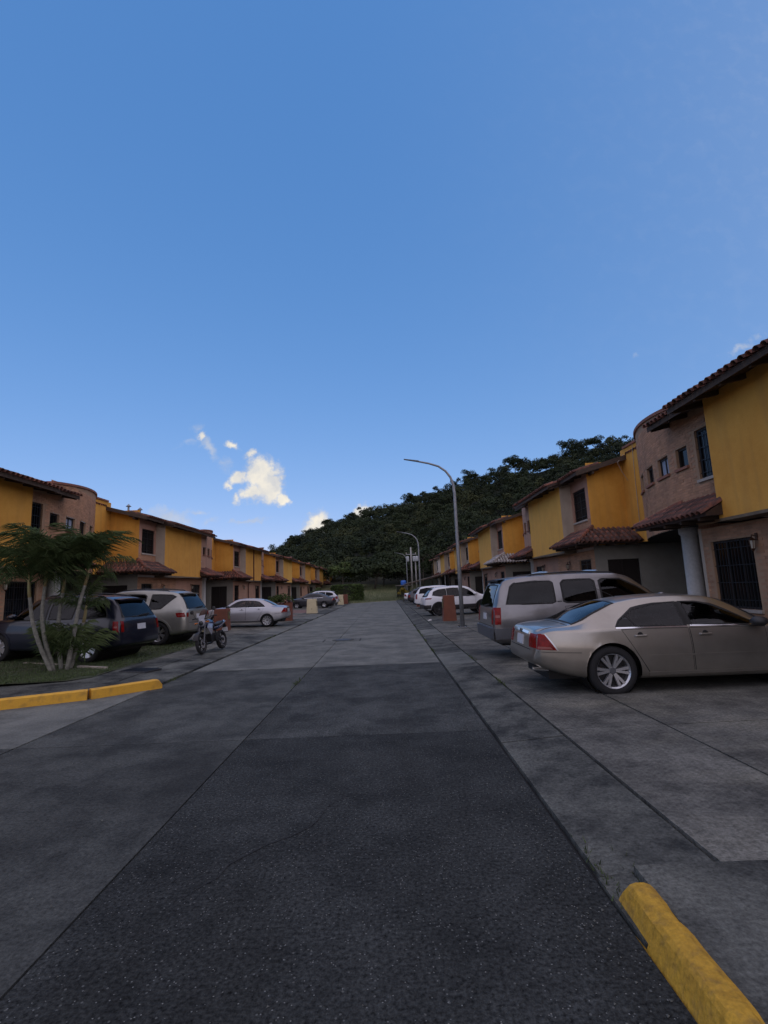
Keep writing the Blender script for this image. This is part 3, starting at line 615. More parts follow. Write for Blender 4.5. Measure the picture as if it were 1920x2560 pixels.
def core(h, u0, u1, d0=4.6, d1=9.0, m='white_wall'):
    P = h.P
    MB().hexa([P(d0, u0, 0), P(d0, u1, 0), P(d1, u1, 0), P(d1, u0, 0), P(d0, u0, 5.9), P(d0, u1, 5.9), P(d1, u1, 5.9), P(d1, u0, 5.9)]).build('rear_block', m, h.root)
def bay_house(side, Y0, zs, near, full_a=False, aw=2.65, paint_a='yellow', gap=5.3):
    """Half of an ochre block, a brick recess with tall windows and a curved brick bay over an open porch with a round column."""
    sx = -1 if side == 'L' else 1; X0 = 12.0 if side == 'L' else 7.9
    h = House('terraced_house', sx, (sx * X0, Y0, 0), zs); P = h.P
    u0 = -gap if full_a else -aw
    single = near == 2
    h.wall('upper_wall', paint_a, (0, u0), (0, 0), 2.8, 5.72)
    h.wall('upper_wall_return', paint_a, (0.002, 0), (.5, 0), 2.8, 5.8)
    MB().hexa([P(-.004, u0, 2.735), P(-.004, .004, 2.735), P(.52, .004, 2.735), P(.52, u0, 2.735), P(-.004, u0, 2.80), P(-.004, .004, 2.80), P(.52, .004, 2.80), P(.52, u0, 2.80)]).build('floor_ledge', 'ledge', h.root)
    if full_a: h.wall('side_wall', paint_a, (0.002, u0), (9, u0), 0, 5.7)
    # recess with the tall upstairs window
    wh = (.18, 1.25, 3.93, 5.19)
    bm_ = 'mortar' if near else 'brick_far'
    h.wall('recess_wall', bm_, (.5, 0), (.5, 1.6), 2.8, 5.9, [wh])
    h.window((.5, 0), (.5, 1.6), *wh)
    # ground floor under it
    L0 = 1.6 - u0; gh = (L0 - 1.6 - .25, L0 - 1.6 + 1.20, .78, 2.36)
    h.wall('ground_floor_wall', bm_, (.5, u0), (.5, 1.6), 0, 2.7, [gh])
    h.window((.5, u0), (.5, 1.6), *gh, mull=2)
    h.lantern(.5, -.42, 2.18)
    MB().hexa([P(.485, 1.50, 0), P(.485, 1.612, 0), P(.60, 1.612, 0), P(.60, 1.50, 0), P(.485, 1.50, 2.72), P(.485, 1.612, 2.72), P(.60, 1.612, 2.72), P(.60, 1.50, 2.72)]).build('corner_strip', 'beige', h.root)
    # curved bay
    n = 18; pts = [arc(i / n) for i in range(n + 1)]
    ztop = lambda t: 6.05 + (.55 if near else .38) * t + .06 * math.sin(t * 3.1)
    bh = [(.05, .60), (1.07, 1.80), (2.28, 3.02), (3.70, 4.40)]   # arc lengths of the four small windows
    mb = MB(); cum = [0.]
    for i in range(n): cum.append(cum[-1] + (Vector(pts[i + 1]) - Vector(pts[i])).length)
    def at(q):
        t = min(max(q / cum[-1], 0), 1); return arc(t)
    qs = sorted({*[cum[-1] * i / 24 for i in range(25)], *[x for b_ in bh for x in b_]}); zz = [2.85, 4.40, 4.94]
    def inn(q, k):
        a_, b_ = Vector(at(q - .01)), Vector(at(q + .01)); return Vector(at(q)) + h.inward(a_, b_) * k
    for i in range(len(qs) - 1):
        cs = (qs[i] + qs[i + 1]) / 2; z3 = [*zz, None]
        for j in range(3):
            if j == 1 and any(a_ < cs < b_ for a_, b_ in bh): continue
            z0, z1 = zz[j], (zz[j + 1] if j < 2 else None)
            ta, tb = ztop(qs[i] / cum[-1]), ztop(qs[i + 1] / cum[-1])
            pa, pb = at(qs[i]), at(qs[i + 1])
            mb.add([P(*pa, z0), P(*pb, z0), P(*pb, z1 or tb), P(*pa, z1 or ta)], [(0, 1, 2, 3)])
    for a_, b_ in bh:
        q = [(a_, 4.40), (b_, 4.40), (b_, 4.94), (a_, 4.94)]
        for i in range(4):
            (p0, w0), (p1, w1) = q[i], q[(i + 1) % 4]
            mb.add([P(*at(p0), w0), P(*at(p1), w1), P(*inn(p1, .14), w1), P(*inn(p0, .14), w0)], [(0, 1, 2, 3)])
    mb.build('brick_bay', bm_, h.root)
    for k, (a_, b_) in enumerate(bh):
        pa, pb = Vector(at(a_)), Vector(at(b_)); ln = (pb - pa).length
        h.window(pa, pb, .004, ln - .004, 4.405, 4.935, rev=.13, grille=False, sill='brick_sill', sproud=.07, mull=0 if k in (0, 3) else 1, pane='curtain' if (k == 1 and near) else 'pane')
    # parapet coping
    cp = MB(); secs = []
    for i in range(n + 1):
        t = i / n; q = cum[i]; z = ztop(t); o_, i_ = inn(max(q, .02), -.06), inn(max(q, .02), .2)
        secs += [P(*o_, z), P(*i_, z), P(*i_, z + .09), P(*o_, z + .09)]
    cp.add(secs, [f for i in range(n) for f in [(4 * i + k, 4 * i + (k + 1) % 4, 4 * i + 4 + (k + 1) % 4, 4 * i + 4 + k) for k in range(4)]] + [(0, 1, 2, 3), (4 * n, 4 * n + 3, 4 * n + 2, 4 * n + 1)])
    cp.build('parapet_coping', 'coping', h.root)
    pw = MB()
    for i in range(n):
        a_, b_ = inn(max(cum[i], .02), .18), inn(cum[i + 1], .18)
        pw.add([P(*a_, 5.5), P(*b_, 5.5), P(*b_, ztop((i + 1) / n)), P(*a_, ztop(i / n))], [(0, 1, 2, 3)])
    pw.build('parapet_back', bm_, h.root)
    # porch: ceiling, inner walls, column
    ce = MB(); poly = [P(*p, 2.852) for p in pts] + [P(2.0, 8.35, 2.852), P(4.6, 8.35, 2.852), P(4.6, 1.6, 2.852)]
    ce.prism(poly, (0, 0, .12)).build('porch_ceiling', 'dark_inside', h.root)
    h.wall('porch_back_wall', 'porch_grey', (4.5, 1.6), (4.5, 8.35), 0, 2.86, [(1.1, 2.0, .3, 2.3), (3.6, 5.0, 1.0, 2.3)])
    h.window((4.5, 1.6), (4.5, 8.35), 1.1, 2.0, .3, 2.3, grille=False, sill=None, pane='door_wood', mull=0, part='door')
    h.window((4.5, 1.6), (4.5, 8.35), 3.6, 5.0, 1.0, 2.3)
    h.wall('porch_side_wall', 'brick_far', (.5, 1.6), (4.5, 1.6), 0, 2.86)
    c0 = P(.86, 2.62, 0)
    MB().lathe([(.28, .1), (.28, .42), (.235, .44), (.225, 1.4), (.215, 2.66), (.26, 2.70), (.26, 2.86)], c=c0, n=24).build('column', 'column', h.root, smooth=True)
    # small tiled canopy beside the ochre block, hipped at its far end
    can = MB().add([P(-.40, -.15, 2.93), P(-.40, 3.15, 2.93), P(.56, 2.25, 3.42), P(.49, -.15, 3.42), P(-.40, -.15, 2.86), P(-.40, 3.15, 2.86), P(.56, 2.3, 2.9), P(.49, -.15, 2.9), P(.60, 2.95, 2.90)],
             [(0, 1, 2, 3), (4, 7, 6, 5), (0, 4, 5, 1), (0, 3, 7, 4), (1, 8, 2), (1, 5, 8)]).build('canopy', 'wood', h.root)
    dn = Vector((-sx * .96, 0, -.49)).normalized()
    h.tiles(can, P(-.42, -.2, 2.945), P(-.42, 3.1, 2.945), dn, 0, 3, near > 0, clip=lambda t, r_: t * 3.3 - .2 < 3.05 - r_ * .33)
    hp = MB(); 
    for k in range(4):
        t0, t1 = k / 4, (k + 1) / 4 + .04; a_ = P(-.42, 3.12, 2.99).lerp(P(.50, 2.2, 3.50), t0); b_ = P(-.42, 3.12, 2.99).lerp(P(.50, 2.2, 3.50), t1)
        hp.tube([a_, b_], [.085, .065], 8)
    hp.build('hip_tile', 'tile', can)
    for u in (0.2, .95, 1.7, 2.45): MB().bar(P(-.36, u, 2.83), P(.52, u, 2.88), .07, .09).build('rafter', 'wood_end', can)
    # roofs
    h.roof(u0, .45, -.6, 6.0, 4 if near else 3, single, near > 0)
    h.roof(.46, 2.45, -.05, 1.1, 3, single, near > 0, name='recess_roof')
    h.roof(.46, 7.9, 1.2 + .9, 6.0, 1, False, False, name='rear_roof')
    core(h, u0 + .01, 8.3)
    if near:
        h.bricks([(.5, 0.004), (.5, 1.6)], 2.86, 5.6, [wh])
        h.bricks([arc(i / 24) for i in range(25)], 2.87, 6.2, [(a_, b_, 4.40, 4.94) for a_, b_ in bh])
        h.bricks([(.5, u0), (.5, 1.6)], .15, 2.68, [gh])
    return h
def canopy_house(side, Y0, zs, near, last=False, aw=2.65, white=False, paint_a='yellow', paint_b='yellow', win_wall='salmon', pipe=False, gap=5.3):
    """Set-back ochre wall, a window wall over a hipped tile canopy, and half of the projecting ochre block."""
    sx = -1 if side == 'L' else 1; X0 = 12.0 if side == 'L' else 7.9
    h = House('terraced_house', sx, (sx * X0, Y0, 0), zs); P = h.P; single = near == 2
    ue = 10.2 + (gap if last else aw); ct = 6.52 if near else 6.36
    h.wall('set_back_wall', paint_b, (2.0, 7.0), (2.0, 8.35), 2.85, ct)
    MB().hexa([P(1.94, 6.9, ct), P(1.94, 8.05, ct), P(2.25, 8.05, ct), P(2.25, 6.9, ct), P(1.94, 6.9, ct + .08), P(1.94, 8.05, ct + .08), P(2.25, 8.05, ct + .08), P(2.25, 6.9, ct + .08)]).build('parapet_coping', 'coping', h.root)
    MB().hexa([P(2.01, 8.0, 6.0), P(2.01, 8.03, 6.0), P(2.22, 8.03, 6.0), P(2.22, 8.0, 6.0), P(2.01, 8.0, ct), P(2.01, 8.03, ct), P(2.22, 8.03, ct), P(2.22, 8.0, ct)]).build('parapet_end', paint_b, h.root)
    h.wall('side_wall', paint_b, (.5, 8.35), (2.0, 8.35), 2.85, 6.1)
    wh = (.30, 1.70, 3.92, 5.19)
    h.wall('window_wall', win_wall, (.5, 8.35), (.5, 10.2), 2.8, 5.85, [wh]); h.window((.5, 8.35), (.5, 10.2), *wh)
    h.wall('block_return', 'beige', (0, 10.2), (.5, 10.2), 2.8, 5.75)
    h.wall('upper_wall', paint_a, (0, 10.2), (0, ue), 2.8, 5.72)
    MB().hexa([P(-.004, 10.196, 2.70), P(-.004, ue, 2.70), P(.52, ue, 2.70), P(.52, 10.196, 2.70), P(-.004, 10.196, 2.8), P(-.004, ue, 2.8), P(.52, ue, 2.8), P(.52, 10.196, 2.8)]).build('floor_ledge', 'ledge', h.root)
    bm_ = 'mortar' if near else 'brick_far'
    g1 = (.42, 1.62, .95, 2.36); L0 = ue - 8.35
    h.wall('ground_floor_wall', bm_ if not win_wall == 'white_wall' else 'white_wall', (.5, 8.35), (.5, ue), 0, 2.7, [g1]); h.window((.5, 8.35), (.5, ue), *g1)
    h.lantern(.5, 11.05, 2.16)
    dh = (.5, 1.78, .18, 2.30)
    h.wall('porch_wall', 'porch_grey', (.5, 8.35), (4.6, 8.35), 0, 2.86, [dh])
    h.window((.5, 8.35), (4.6, 8.35), *dh, grille=False, sill=None, pane='frame', mull=1, part='door')
    # wrap-around canopy
    zt, ze = 3.48, 2.93; A, B, C_ = P(2.0, 8.34, zt), P(.49, 8.34, zt), P(.49, 10.19, zt); a, b, c = P(2.0, 7.38, ze), P(-.46, 7.38, ze), P(-.46, 10.45, ze)
    C2 = P(-.02, 10.45, zt - .3); dz = Vector((0, 0, .07))
    can = MB().add([A, B, C_, a, b, c, C2, a - dz, b - dz, c - dz, P(2.0, 8.34, ze - .03), P(.49, 8.34, ze - .03), P(.49, 10.19, ze - .03), P(-.02, 10.45, ze - .05)],
             [(0, 3, 4, 1), (1, 4, 5, 6, 2), (3, 7, 8, 4), (4, 8, 9, 5), (5, 9, 13, 6), (7, 10, 11, 8), (8, 11, 12, 13, 9), (0, 10, 7, 3)]).build('canopy', 'wood', h.root)
    s1 = Vector((0, -.96, -(zt - ze))).normalized(); s2 = Vector((-sx * .95, 0, -(zt - ze))).normalized()
    h.tiles(can, P(2.0, 7.36, ze + .01), P(-.40, 7.36, ze + .01), s1, 0, 3, single, white, clip=lambda t, r_: 2.0 - t * 2.4 > -.42 + r_ * .35)
    h.tiles(can, P(-.48, 7.44, ze + .01), P(-.48, 10.45, ze + .01), s2, 0, 3, single, white, clip=lambda t, r_: 7.44 + t * 3.0 > 7.42 + r_ * .35 and not (r_ > 0 and t > .93))
    hp = MB()
    for k in range(4):
        p0, p1 = P(-.50, 7.34, ze + .07), P(.5, 8.34, zt + .10); hp.tube([p0.lerp(p1, k / 4), p0.lerp(p1, (k + 1) / 4 + .04)], [.09, .07], 8)
    hp.build('hip_tile', 'tile_white' if white else 'tile', can)
    for u in (7.9, 8.7, 9.5, 10.2): MB().bar(P(-.40, u, ze - .115), P(.5, u, ze - .07), .07, .09).build('rafter', 'wood_end', can)
    for d in (0.2, 1.0, 1.8): MB().bar(P(d, 7.44, ze - .115), P(d, 8.3, ze - .07), .07, .09, up=(0, 0, 1)).build('rafter', 'wood_end', can)
    h.roof(9.86, ue, -.6, 6.0, 4 if near else 3, single, near > 0)
    h.roof(7.93, 9.85, -.05, 6.0, 3, single, near > 0, name='recess_roof')
    # verge board over the set-back corner
    v = [P(-.07, 7.90, roofz(-.07) - .17), P(2.05, 7.90, roofz(2.05) - .17), P(2.05, 7.925, roofz(2.05) - .17), P(-.07, 7.925, roofz(-.07) - .17)]
    MB().hexa(v + [p + Vector((0, 0, .19)) for p in v]).build('verge_board', 'wood_end', h.root)
    MB().bar(P(.62, 7.95, roofz(.62) - .22), P(.62, 8.34, roofz(.62) - .22), .09, .14).build('rafter', 'wood_end', h.root)
    core(h, 8.36, ue - .01, d0=4.7)
    if last:
        h.wall('end_wall', paint_a, (0.002, ue), (9, ue), 0, 5.7)
    if pipe: MB().tube([P(-.06, ue - .25, 5.5), P(-.06, ue - .25, 2.82), P(.42, ue - .25, 2.55), P(.42, ue - .25, .2)], .05, 8).build('downpipe', 'copper_pipe', h.root)
    if near:
        h.bricks([(.5, 8.36), (.5, ue)], .15, 2.68, [g1]); h.bricks([(.5, 8.36), (.5, 10.19)], 2.84, 3.9, [])
    return h
ORD = ['nearest', 'second', 'third', 'fourth', 'fifth', 'sixth', 'seventh']
houses = {}
for k in range(6):
    near = 2 if k == 0 else 0
    h = bay_house('L', 16.5 + 15.5 * k, 1.0, near, full_a=(k == 0), paint_a='yellow' if k not in (3, 5) else 'yellow_fresh')
    tag(h.root, ['nearest ochre house of the left row, curved brick bay behind the palms', 'left row house whose bay peeks out past the downpipe block, two small windows showing'][k] if k < 2 else f'{ORD[k]} house with a brick bay along the left row, counted from the palms', 'house', 'ochre terraced houses on the left'); houses['LP', k] = h
    h = canopy_house('L', 16.5 + 15.5 * k, 1.0, near, last=(k == 5), pipe=(k == 1), paint_a='yellow' if k != 2 else 'yellow_pale')
    tag(h.root, ['left row house with hipped tile canopy behind the dark blue and champagne cars', 'left row canopy house with a downpipe, behind the silver sedan'][k] if k < 2 else (f'{ORD[k]} tile-canopy house along the left row, counted from the palms' if k < 5 else 'last house at the far end of the left row, next to the hedge'), 'house', 'ochre terraced houses on the left'); houses['LQ', k] = h
GR = 4.9
for k in range(5):
    h = bay_house('R', 11.54 + 15.1 * k, 1.055, 2 if k == 0 else 0, aw=GR / 2, gap=GR, paint_a='yellow' if k == 0 else 'yellow_pale')
    tag(h.root, 'nearest right-hand house with curved brick bay, four small windows and a round column' if k == 0 else f'{ORD[k]} brick-bay house of the right row, counted from the beige sedan', 'house', 'ochre terraced houses on the right'); houses['RP', k] = h
    h = canopy_house('R', 11.54 + 15.1 * k, 1.055, 2 if k == 0 else 0, last=False, aw=GR / 2 if k < 4 else .4, gap=GR, white=(k == 1), paint_a='yellow_pale', win_wall='white_wall' if k == 4 else ('salmon' if k < 2 else 'beige'), paint_b='yellow' if k < 4 else 'white_wall')
    tag(h.root, ['right row house with red hipped canopy just behind the grey-mauve SUV', 'right row house whose hipped canopy tiles are bleached white'][k] if k < 2 else (f'{ORD[k]} tile-canopy house of the right row, counted from the beige sedan' if k < 4 else 'pale last house of the right row above the flat carport'), 'house', 'ochre terraced houses on the right'); houses['RQ', k] = h
h = canopy_house('R', 11.54 - 15.1, 1.055, 0, aw=GR / 2, gap=GR); tag(h.root, 'canopy house on the right just before the nearest brick bay', 'house', 'ochre terraced houses on the right')
h = bay_house('R', 11.54 - 15.1, 1.055, 0, full_a=True, aw=GR / 2, gap=GR); tag(h.root, 'brick-bay house standing level with the camera on the right', 'house', 'ochre terraced houses on the right')
# two vent caps, blue tarpaulined tank and a loose cable
for i, (u, d) in enumerate(((8.55, 1.2), (9.35, 1.0))):
    h = houses['LQ', 0]; c = h.P(d, u, roofz(d))
    v = MB().lathe([(.05, -.05), (.05, .34)], c=c, n=8).lathe([(.14, .30), (0, .44)], c=c, n=8).build('vent_cap', 'galvanised', h.root)
h = houses['LP', 0]
tk = empty('water_tank', (-14.6, 21.0, roofz(2.6) - .28))
MB().lathe([(.54, .0), (.56, .3), (.54, .52), (.40, .62), (.16, .66), (.16, .69), (0, .70)], n=24).build('tank_body', 'tank_blue', tk, smooth=True)
tag(tk, 'blue water tank showing above the nearest left-hand parapet', 'water tank')
h = houses['RQ', 0]
cb = MB().tube([h.P(1.97, 7.25, 6.65), h.P(1.96, 7.28, 6.2), h.P(1.965, 7.33, 5.4), h.P(1.965, 7.36, 4.4), h.P(1.97, 7.40, 3.3)], .011, 6).tube([h.P(1.95, 8.0, 6.3), h.P(1.6, 7.86, 5.95), h.P(1.75, 7.88, 5.6), h.P(1.97, 7.9, 5.25)], .009, 6).build('cable', 'sill', h.root)
h = houses['RP', 1]
MB().bar(h.P(-.04, -1.2 + 1.15, 4.6), h.P(-.04, -1.2 + 1.15, 4.0), .03, .03).build('hook_rail', 'iron', h.root)

# ------------------------------------------------------------------ vehicles
def pchip(keys, x):
    for i in range(len(keys) - 1):
        if x <= keys[i + 1][0]:
            (x0, y0), (x1, y1) = keys[i], keys[i + 1]; h = x1 - x0
            def sl(a):
                if a <= 0 or a >= len(keys) - 1: return None
                d0 = (keys[a][1] - keys[a - 1][1]) / (keys[a][0] - keys[a - 1][0]); d1 = (keys[a + 1][1] - keys[a][1]) / (keys[a + 1][0] - keys[a][0])
                return 0 if d0 * d1 <= 0 else 2 * d0 * d1 / (d0 + d1)
            s = (y1 - y0) / h; m0, m1 = sl(i), sl(i + 1); m0 = s if m0 is None else m0; m1 = s if m1 is None else m1
            t = min(max((x - x0) / h, 0), 1)
            return (2 * t**3 - 3 * t**2 + 1) * y0 + (t**3 - 2 * t**2 + t) * h * m0 + (-2 * t**3 + 3 * t**2) * y1 + (t**3 - t**2) * h * m1
    return keys[-1][1]
SHAPES = {
 # x as a fraction of the length from the rear, heights as a fraction of the height, half widths as a fraction of half the width
 'sedan': dict(top=[(0, .46), (.006, .60), (.018, .685), (.06, .712), (.118, .728), (.215, .862), (.295, .953), (.385, .990), (.48, 1.0), (.56, .982), (.605, .945), (.675, .83), (.745, .705), (.85, .655), (.94, .58), (.985, .49), (1, .38)],
   belt=[(0, .43), (.018, .63), (.07, .675), (.3, .685), (.6, .66), (.775, .645), (.88, .60), (.95, .53), (1, .35)],
   w=[(0, .76), (.02, .86), (.07, .945), (.2, .995), (.5, 1.0), (.78, .985), (.9, .93), (.96, .83), (1, .66)],
   wt=[(0, .62), (.03, .70), (.11, .76), (.18, .70), (.30, .63), (.5, .64), (.62, .66), (.72, .74), (.78, .80), (.9, .76), (1, .5)],
   bot=[(0, .33), (.04, .27), (.13, .19), (.2, .16), (.8, .15), (.95, .17), (1, .22)]),
 'suv_big': dict(top=[(0, .40), (.005, .56), (.010, .62), (.022, .73), (.045, .88), (.06, .935), (.085, .965), (.15, .985), (.35, 1.0), (.52, .985), (.575, .95), (.65, .80), (.705, .685), (.79, .665), (.93, .625), (.985, .56), (1, .40)],
   belt=[(0, .38), (.01, .585), (.04, .64), (.5, .64), (.735, .64), (.9, .60), (.98, .52), (1, .36)],
   w=[(0, .90), (.01, .94), (.04, .975), (.2, 1.0), (.75, 1.0), (.92, .965), (.98, .88), (1, .78)],
   wt=[(0, .78), (.03, .80), (.08, .755), (.3, .765), (.55, .765), (.64, .80), (.735, .86), (.9, .84), (1, .66)],
   bot=[(0, .23), (.04, .19), (.2, .17), (.8, .17), (1, .22)]),
 'suv': dict(top=[(0, .38), (.006, .52), (.016, .63), (.035, .72), (.075, .86), (.105, .93), (.15, .962), (.25, .985), (.4, 1.0), (.53, .985), (.59, .95), (.66, .82), (.735, .665), (.82, .635), (.93, .58), (.985, .50), (1, .36)],
   belt=[(0, .36), (.016, .58), (.06, .655), (.3, .64), (.735, .615), (.9, .56), (.98, .47), (1, .33)],
   w=[(0, .82), (.012, .89), (.05, .955), (.2, 1.0), (.72, 1.0), (.9, .94), (.97, .83), (1, .68)],
   wt=[(0, .70), (.03, .74), (.10, .70), (.3, .72), (.5, .725), (.62, .77), (.735, .84), (.9, .80), (1, .58)],
   bot=[(0, .24), (.04, .20), (.2, .16), (.8, .16), (1, .22)]),
 'hatch': dict(top=[(0, .40), (.008, .55), (.02, .64), (.05, .74), (.11, .89), (.16, .95), (.28, .985), (.42, 1.0), (.55, .98), (.62, .93), (.70, .80), (.80, .655), (.9, .60), (.97, .52), (1, .38)],
   belt=[(0, .38), (.02, .60), (.08, .655), (.4, .64), (.78, .60), (.92, .54), (1, .34)],
   w=[(0, .80), (.02, .88), (.07, .96), (.25, 1.0), (.72, 1.0), (.9, .93), (.97, .82), (1, .68)],
   wt=[(0, .66), (.04, .70), (.13, .68), (.3, .70), (.5, .72), (.62, .75), (.78, .82), (.9, .78), (1, .56)],
   bot=[(0, .25), (.05, .2), (.2, .16), (.8, .16), (1, .2)]),
}
def resample(p, n):
    P = [Vector(q) for q in p]; cum = [0.]
    for i in range(len(P) - 1): cum.append(cum[-1] + (P[i + 1] - P[i]).length)
    out = []
    for k in range(n):
        q = cum[-1] * k / (n - 1)
        for i in range(len(P) - 1):
            if q <= cum[i + 1] + 1e-9:
                out.append(P[i].lerp(P[i + 1], (q - cum[i]) / max(cum[i + 1] - cum[i], 1e-9))); break
        else: out.append(P[-1])
    return out
class Car:
    def __init__(s, shape, L, W, H, axr, wb, wr, paint_, name='parked_car', arch=None, hi=False):
        s.hi = hi; s.holes = []; NS = 230 if hi else 110
        s.L, s.W, s.H, s.axr, s.wb, s.wr, s.paint = L, W, H, axr, wb, wr, paint_; S = SHAPES[shape]
        s.root = empty(name); xs = sorted({*[L * k / NS for k in range(NS + 1)], *[L * a for a in (.003, .006, .011, .016, .022, .03, .97, .98, .99, .995)]})
        f = lambda key, x: pchip(S[key], x / L)
        rows = []; s.top = lambda x: f('top', x) * H
        lower = [0, .07, .14, .22, .31, .40, .49, .58, .67, .76, .85, .93, 1.0]
        for x in xs:
            zb = f('bot', x) * H; zt = f('top', x) * H; ze = min(f('belt', x) * H, zt - .02); w = f('w', x) * W / 2; wt = f('wt', x) * W / 2
            pts = [(0, zb), (w * .55, zb), (w * .80, zb)]
            for t in lower:
                ww = w * (.955 + .045 * math.sin(math.pi * min(1, (t * .9 + .12)) ** .9)) if t < .55 else w * (1.0 - .055 * ((t - .55) / .45) ** 1.8)
                if t == 0: ww = w * .93
                pts.append((ww, zb + .02 + (ze - zb - .02) * t))
            wb_ = pts[-1][0]; cr = min(.07, .45 * (zt - ze)); wt2 = min(wt, wb_ * .985)
            for t in ([k / 12 for k in range(1, 13)] if hi else (.2, .4, .6, .8, 1.0)):
                bul = .018 * math.sin(math.pi * t) * min(1, (zt - ze) / .3); pts.append((wb_ + (wt2 - wb_) * t + bul, ze + (zt - cr - ze) * t))
            pts += [(wt2 * .965, zt - cr * .52), (wt2 * .90, zt - cr * .22)] + ([(wt2 * .9 * (1 - k / 22), zt - cr * .22 * (1 - k / 22) ** 2.2 + .012 * (1 - (1 - k / 22) ** 2)) for k in range(1, 23)] if hi else [(wt2 * .72, zt - cr * .03), (wt2 * .4, zt + .008), (0, zt + .012)])
            rows.append([(x, y, z) for y, z in pts])
        n = len(rows[0]); vs = []; fs = []
        for r in rows:
            vs += r; vs += [(x, -y, z) for x, y, z in r]
        idx = lambda i, j, sd: i * 2 * n + (n if sd else 0) + j
        for i in range(len(rows) - 1):
            for j in range(n - 1):
                fs.append((idx(i, j, 0), idx(i, j + 1, 0), idx(i + 1, j + 1, 0), idx(i + 1, j, 0)))
                fs.append((idx(i, j, 1), idx(i + 1, j, 1), idx(i + 1, j + 1, 1), idx(i, j + 1, 1)))
        for i in (0, len(rows) - 1):
            for j in range(n - 1): fs.append((idx(i, j, 0), idx(i, j + 1, 0), idx(i, j + 1, 1), idx(i, j, 1)))
        bm = bmesh.new(); V = [bm.verts.new(v) for v in vs]
        for f_ in fs:
            try: bm.faces.new([V[k] for k in f_])
            except ValueError: pass
        bmesh.ops.remove_doubles(bm, verts=bm.verts, dist=1e-4); bmesh.ops.recalc_face_normals(bm, faces=bm.faces)
        s.bvh = BVHTree.FromBMesh(bm)
        # wheel arches: cut the flank inside a circle round each axle and snap the rim to it
        ar = arch or wr * 1.13
        for ax in (axr, axr + wb):
            ins = lambda v: (v.co.x - ax) ** 2 + (v.co.z - wr * 1.02) ** 2 < ar ** 2 and abs(v.co.y) > W * .30
            dele = [f_ for f_ in bm.faces if all(ins(v) for v in f_.verts)]
            bmesh.ops.delete(bm, geom=dele, context='FACES')
            for v in [v for v in bm.verts if v.link_faces and ins(v)]:
                dx, dz = v.co.x - ax, v.co.z - wr * 1.02; r_ = math.hypot(dx, dz)
                if r_ > 1e-3: v.co.x, v.co.z = ax + dx / r_ * ar, wr * 1.02 + dz / r_ * ar
        loose = [v for v in bm.verts if not v.link_faces]; bmesh.ops.delete(bm, geom=loose, context='VERTS')
        me = bpy.data.meshes.new('body'); bm.to_mesh(me); bm.free()
        s.body = obj('body', me, paint_, s.root, smooth=True)
        # dark underbody and wheel housings
        ub = MB().box(.25, L - .25, -W * .30, W * .30, .17 * H * .9, H * .42)
        for ax in (axr, axr + wb): ub.lathe([(ar * .99, -W * .44), (ar * .99, W * .44)], c=(ax, 0, wr * 1.02), axis='y', n=28)
        ub.build('underbody', 'rubber_seal', s.root)
    def glass(s, name, m, kind, top, bot, sides=(1,), **k):
        """A pane over a real opening: a dark seal round the rim, the body cut away behind (near cars only)."""
        if not s.hi: return s.patch(name, 'car_glass' if m == 'glass_dark' else 'car_glass_clear', kind, top, bot, sides=sides, **k)
        s.holes.append((kind, [tuple(p) for p in top] + [tuple(p) for p in reversed(bot)]))
        g = s.patch(name, m, kind, top, bot, sides=sides, off=.004, th=.002, **{q: v for q, v in k.items() if q != 'off'})
        g = g if isinstance(g, list) else [g]
        T, B = resample(top, 24), resample(bot, 24); loop = T + resample([T[-1], B[-1]], 8)[1:-1] + B[::-1] + resample([B[0], T[0]], 8)[1:-1]
        c = sum(loop, Vector((0, 0))) / len(loop)
        for o, sd in zip(g, sides):
            vs = []; n = len(loop)
            for p in loop:
                d = (c - p).normalized()
                for q, of in ((p - d * .020, .003), (p + d * .004, .010), (p + d * .022, .006)):
                    q2 = q
                    if kind in ('rear', 'top') and sd == -1: q2 = Vector((q[0], -q[1])) if kind == 'top' else Vector((-q[0], q[1]))
                    l_, nr = s.cast(kind, q2, sd); vs.append(l_ + nr * of)
            MB().add(vs, [(3 * i + k_, 3 * i + k_ + 1, 3 * ((i + 1) % n) + k_ + 1, 3 * ((i + 1) % n) + k_) for i in range(n) for k_ in (0, 1)]).build('window_seal', 'rubber_seal', o)
        return g if len(g) > 1 else g[0]
    def cut_and_furnish(s):
        if not s.hi: return
        def inside(p, poly):
            r = False; j = len(poly) - 1
            for i in range(len(poly)):
                if (poly[i][1] > p[1]) != (poly[j][1] > p[1]) and p[0] < (poly[j][0] - poly[i][0]) * (p[1] - poly[i][1]) / (poly[j][1] - poly[i][1]) + poly[i][0]: r = not r
                j = i
            return r
        bm = bmesh.new(); bm.from_mesh(s.body.data); dele = set()
        for kind, poly in s.holes:
            for f in bm.faces:
                c = f.calc_center_median()
                if kind == 'side' and abs(c.y) > .25 * s.W and abs(f.normal.y) > .35 and inside((c.x, c.z), poly): dele.add(f)
                elif kind == 'top' and c.z > .55 * s.H and f.normal.z > .2 and inside((c.x, c.y), poly): dele.add(f)
                elif kind == 'rear' and c.x < .25 * s.L and f.normal.x < -.2 and inside((c.y, c.z), poly): dele.add(f)
        bmesh.ops.delete(bm, geom=list(dele), context='FACES'); bm.to_mesh(s.body.data); bm.free()
        L, W, H = s.L, s.W, s.H; fl = .30 * H
        MB().box(.16 * L, .74 * L, -.40 * W, .40 * W, fl, fl + .04).build('cabin_floor', 'rubber_seal', s.root)
        MB().box(.66 * L, .735 * L, -.40 * W, .40 * W, fl, .625 * H).build('dashboard', 'trim_black', s.root, bevel=.03)
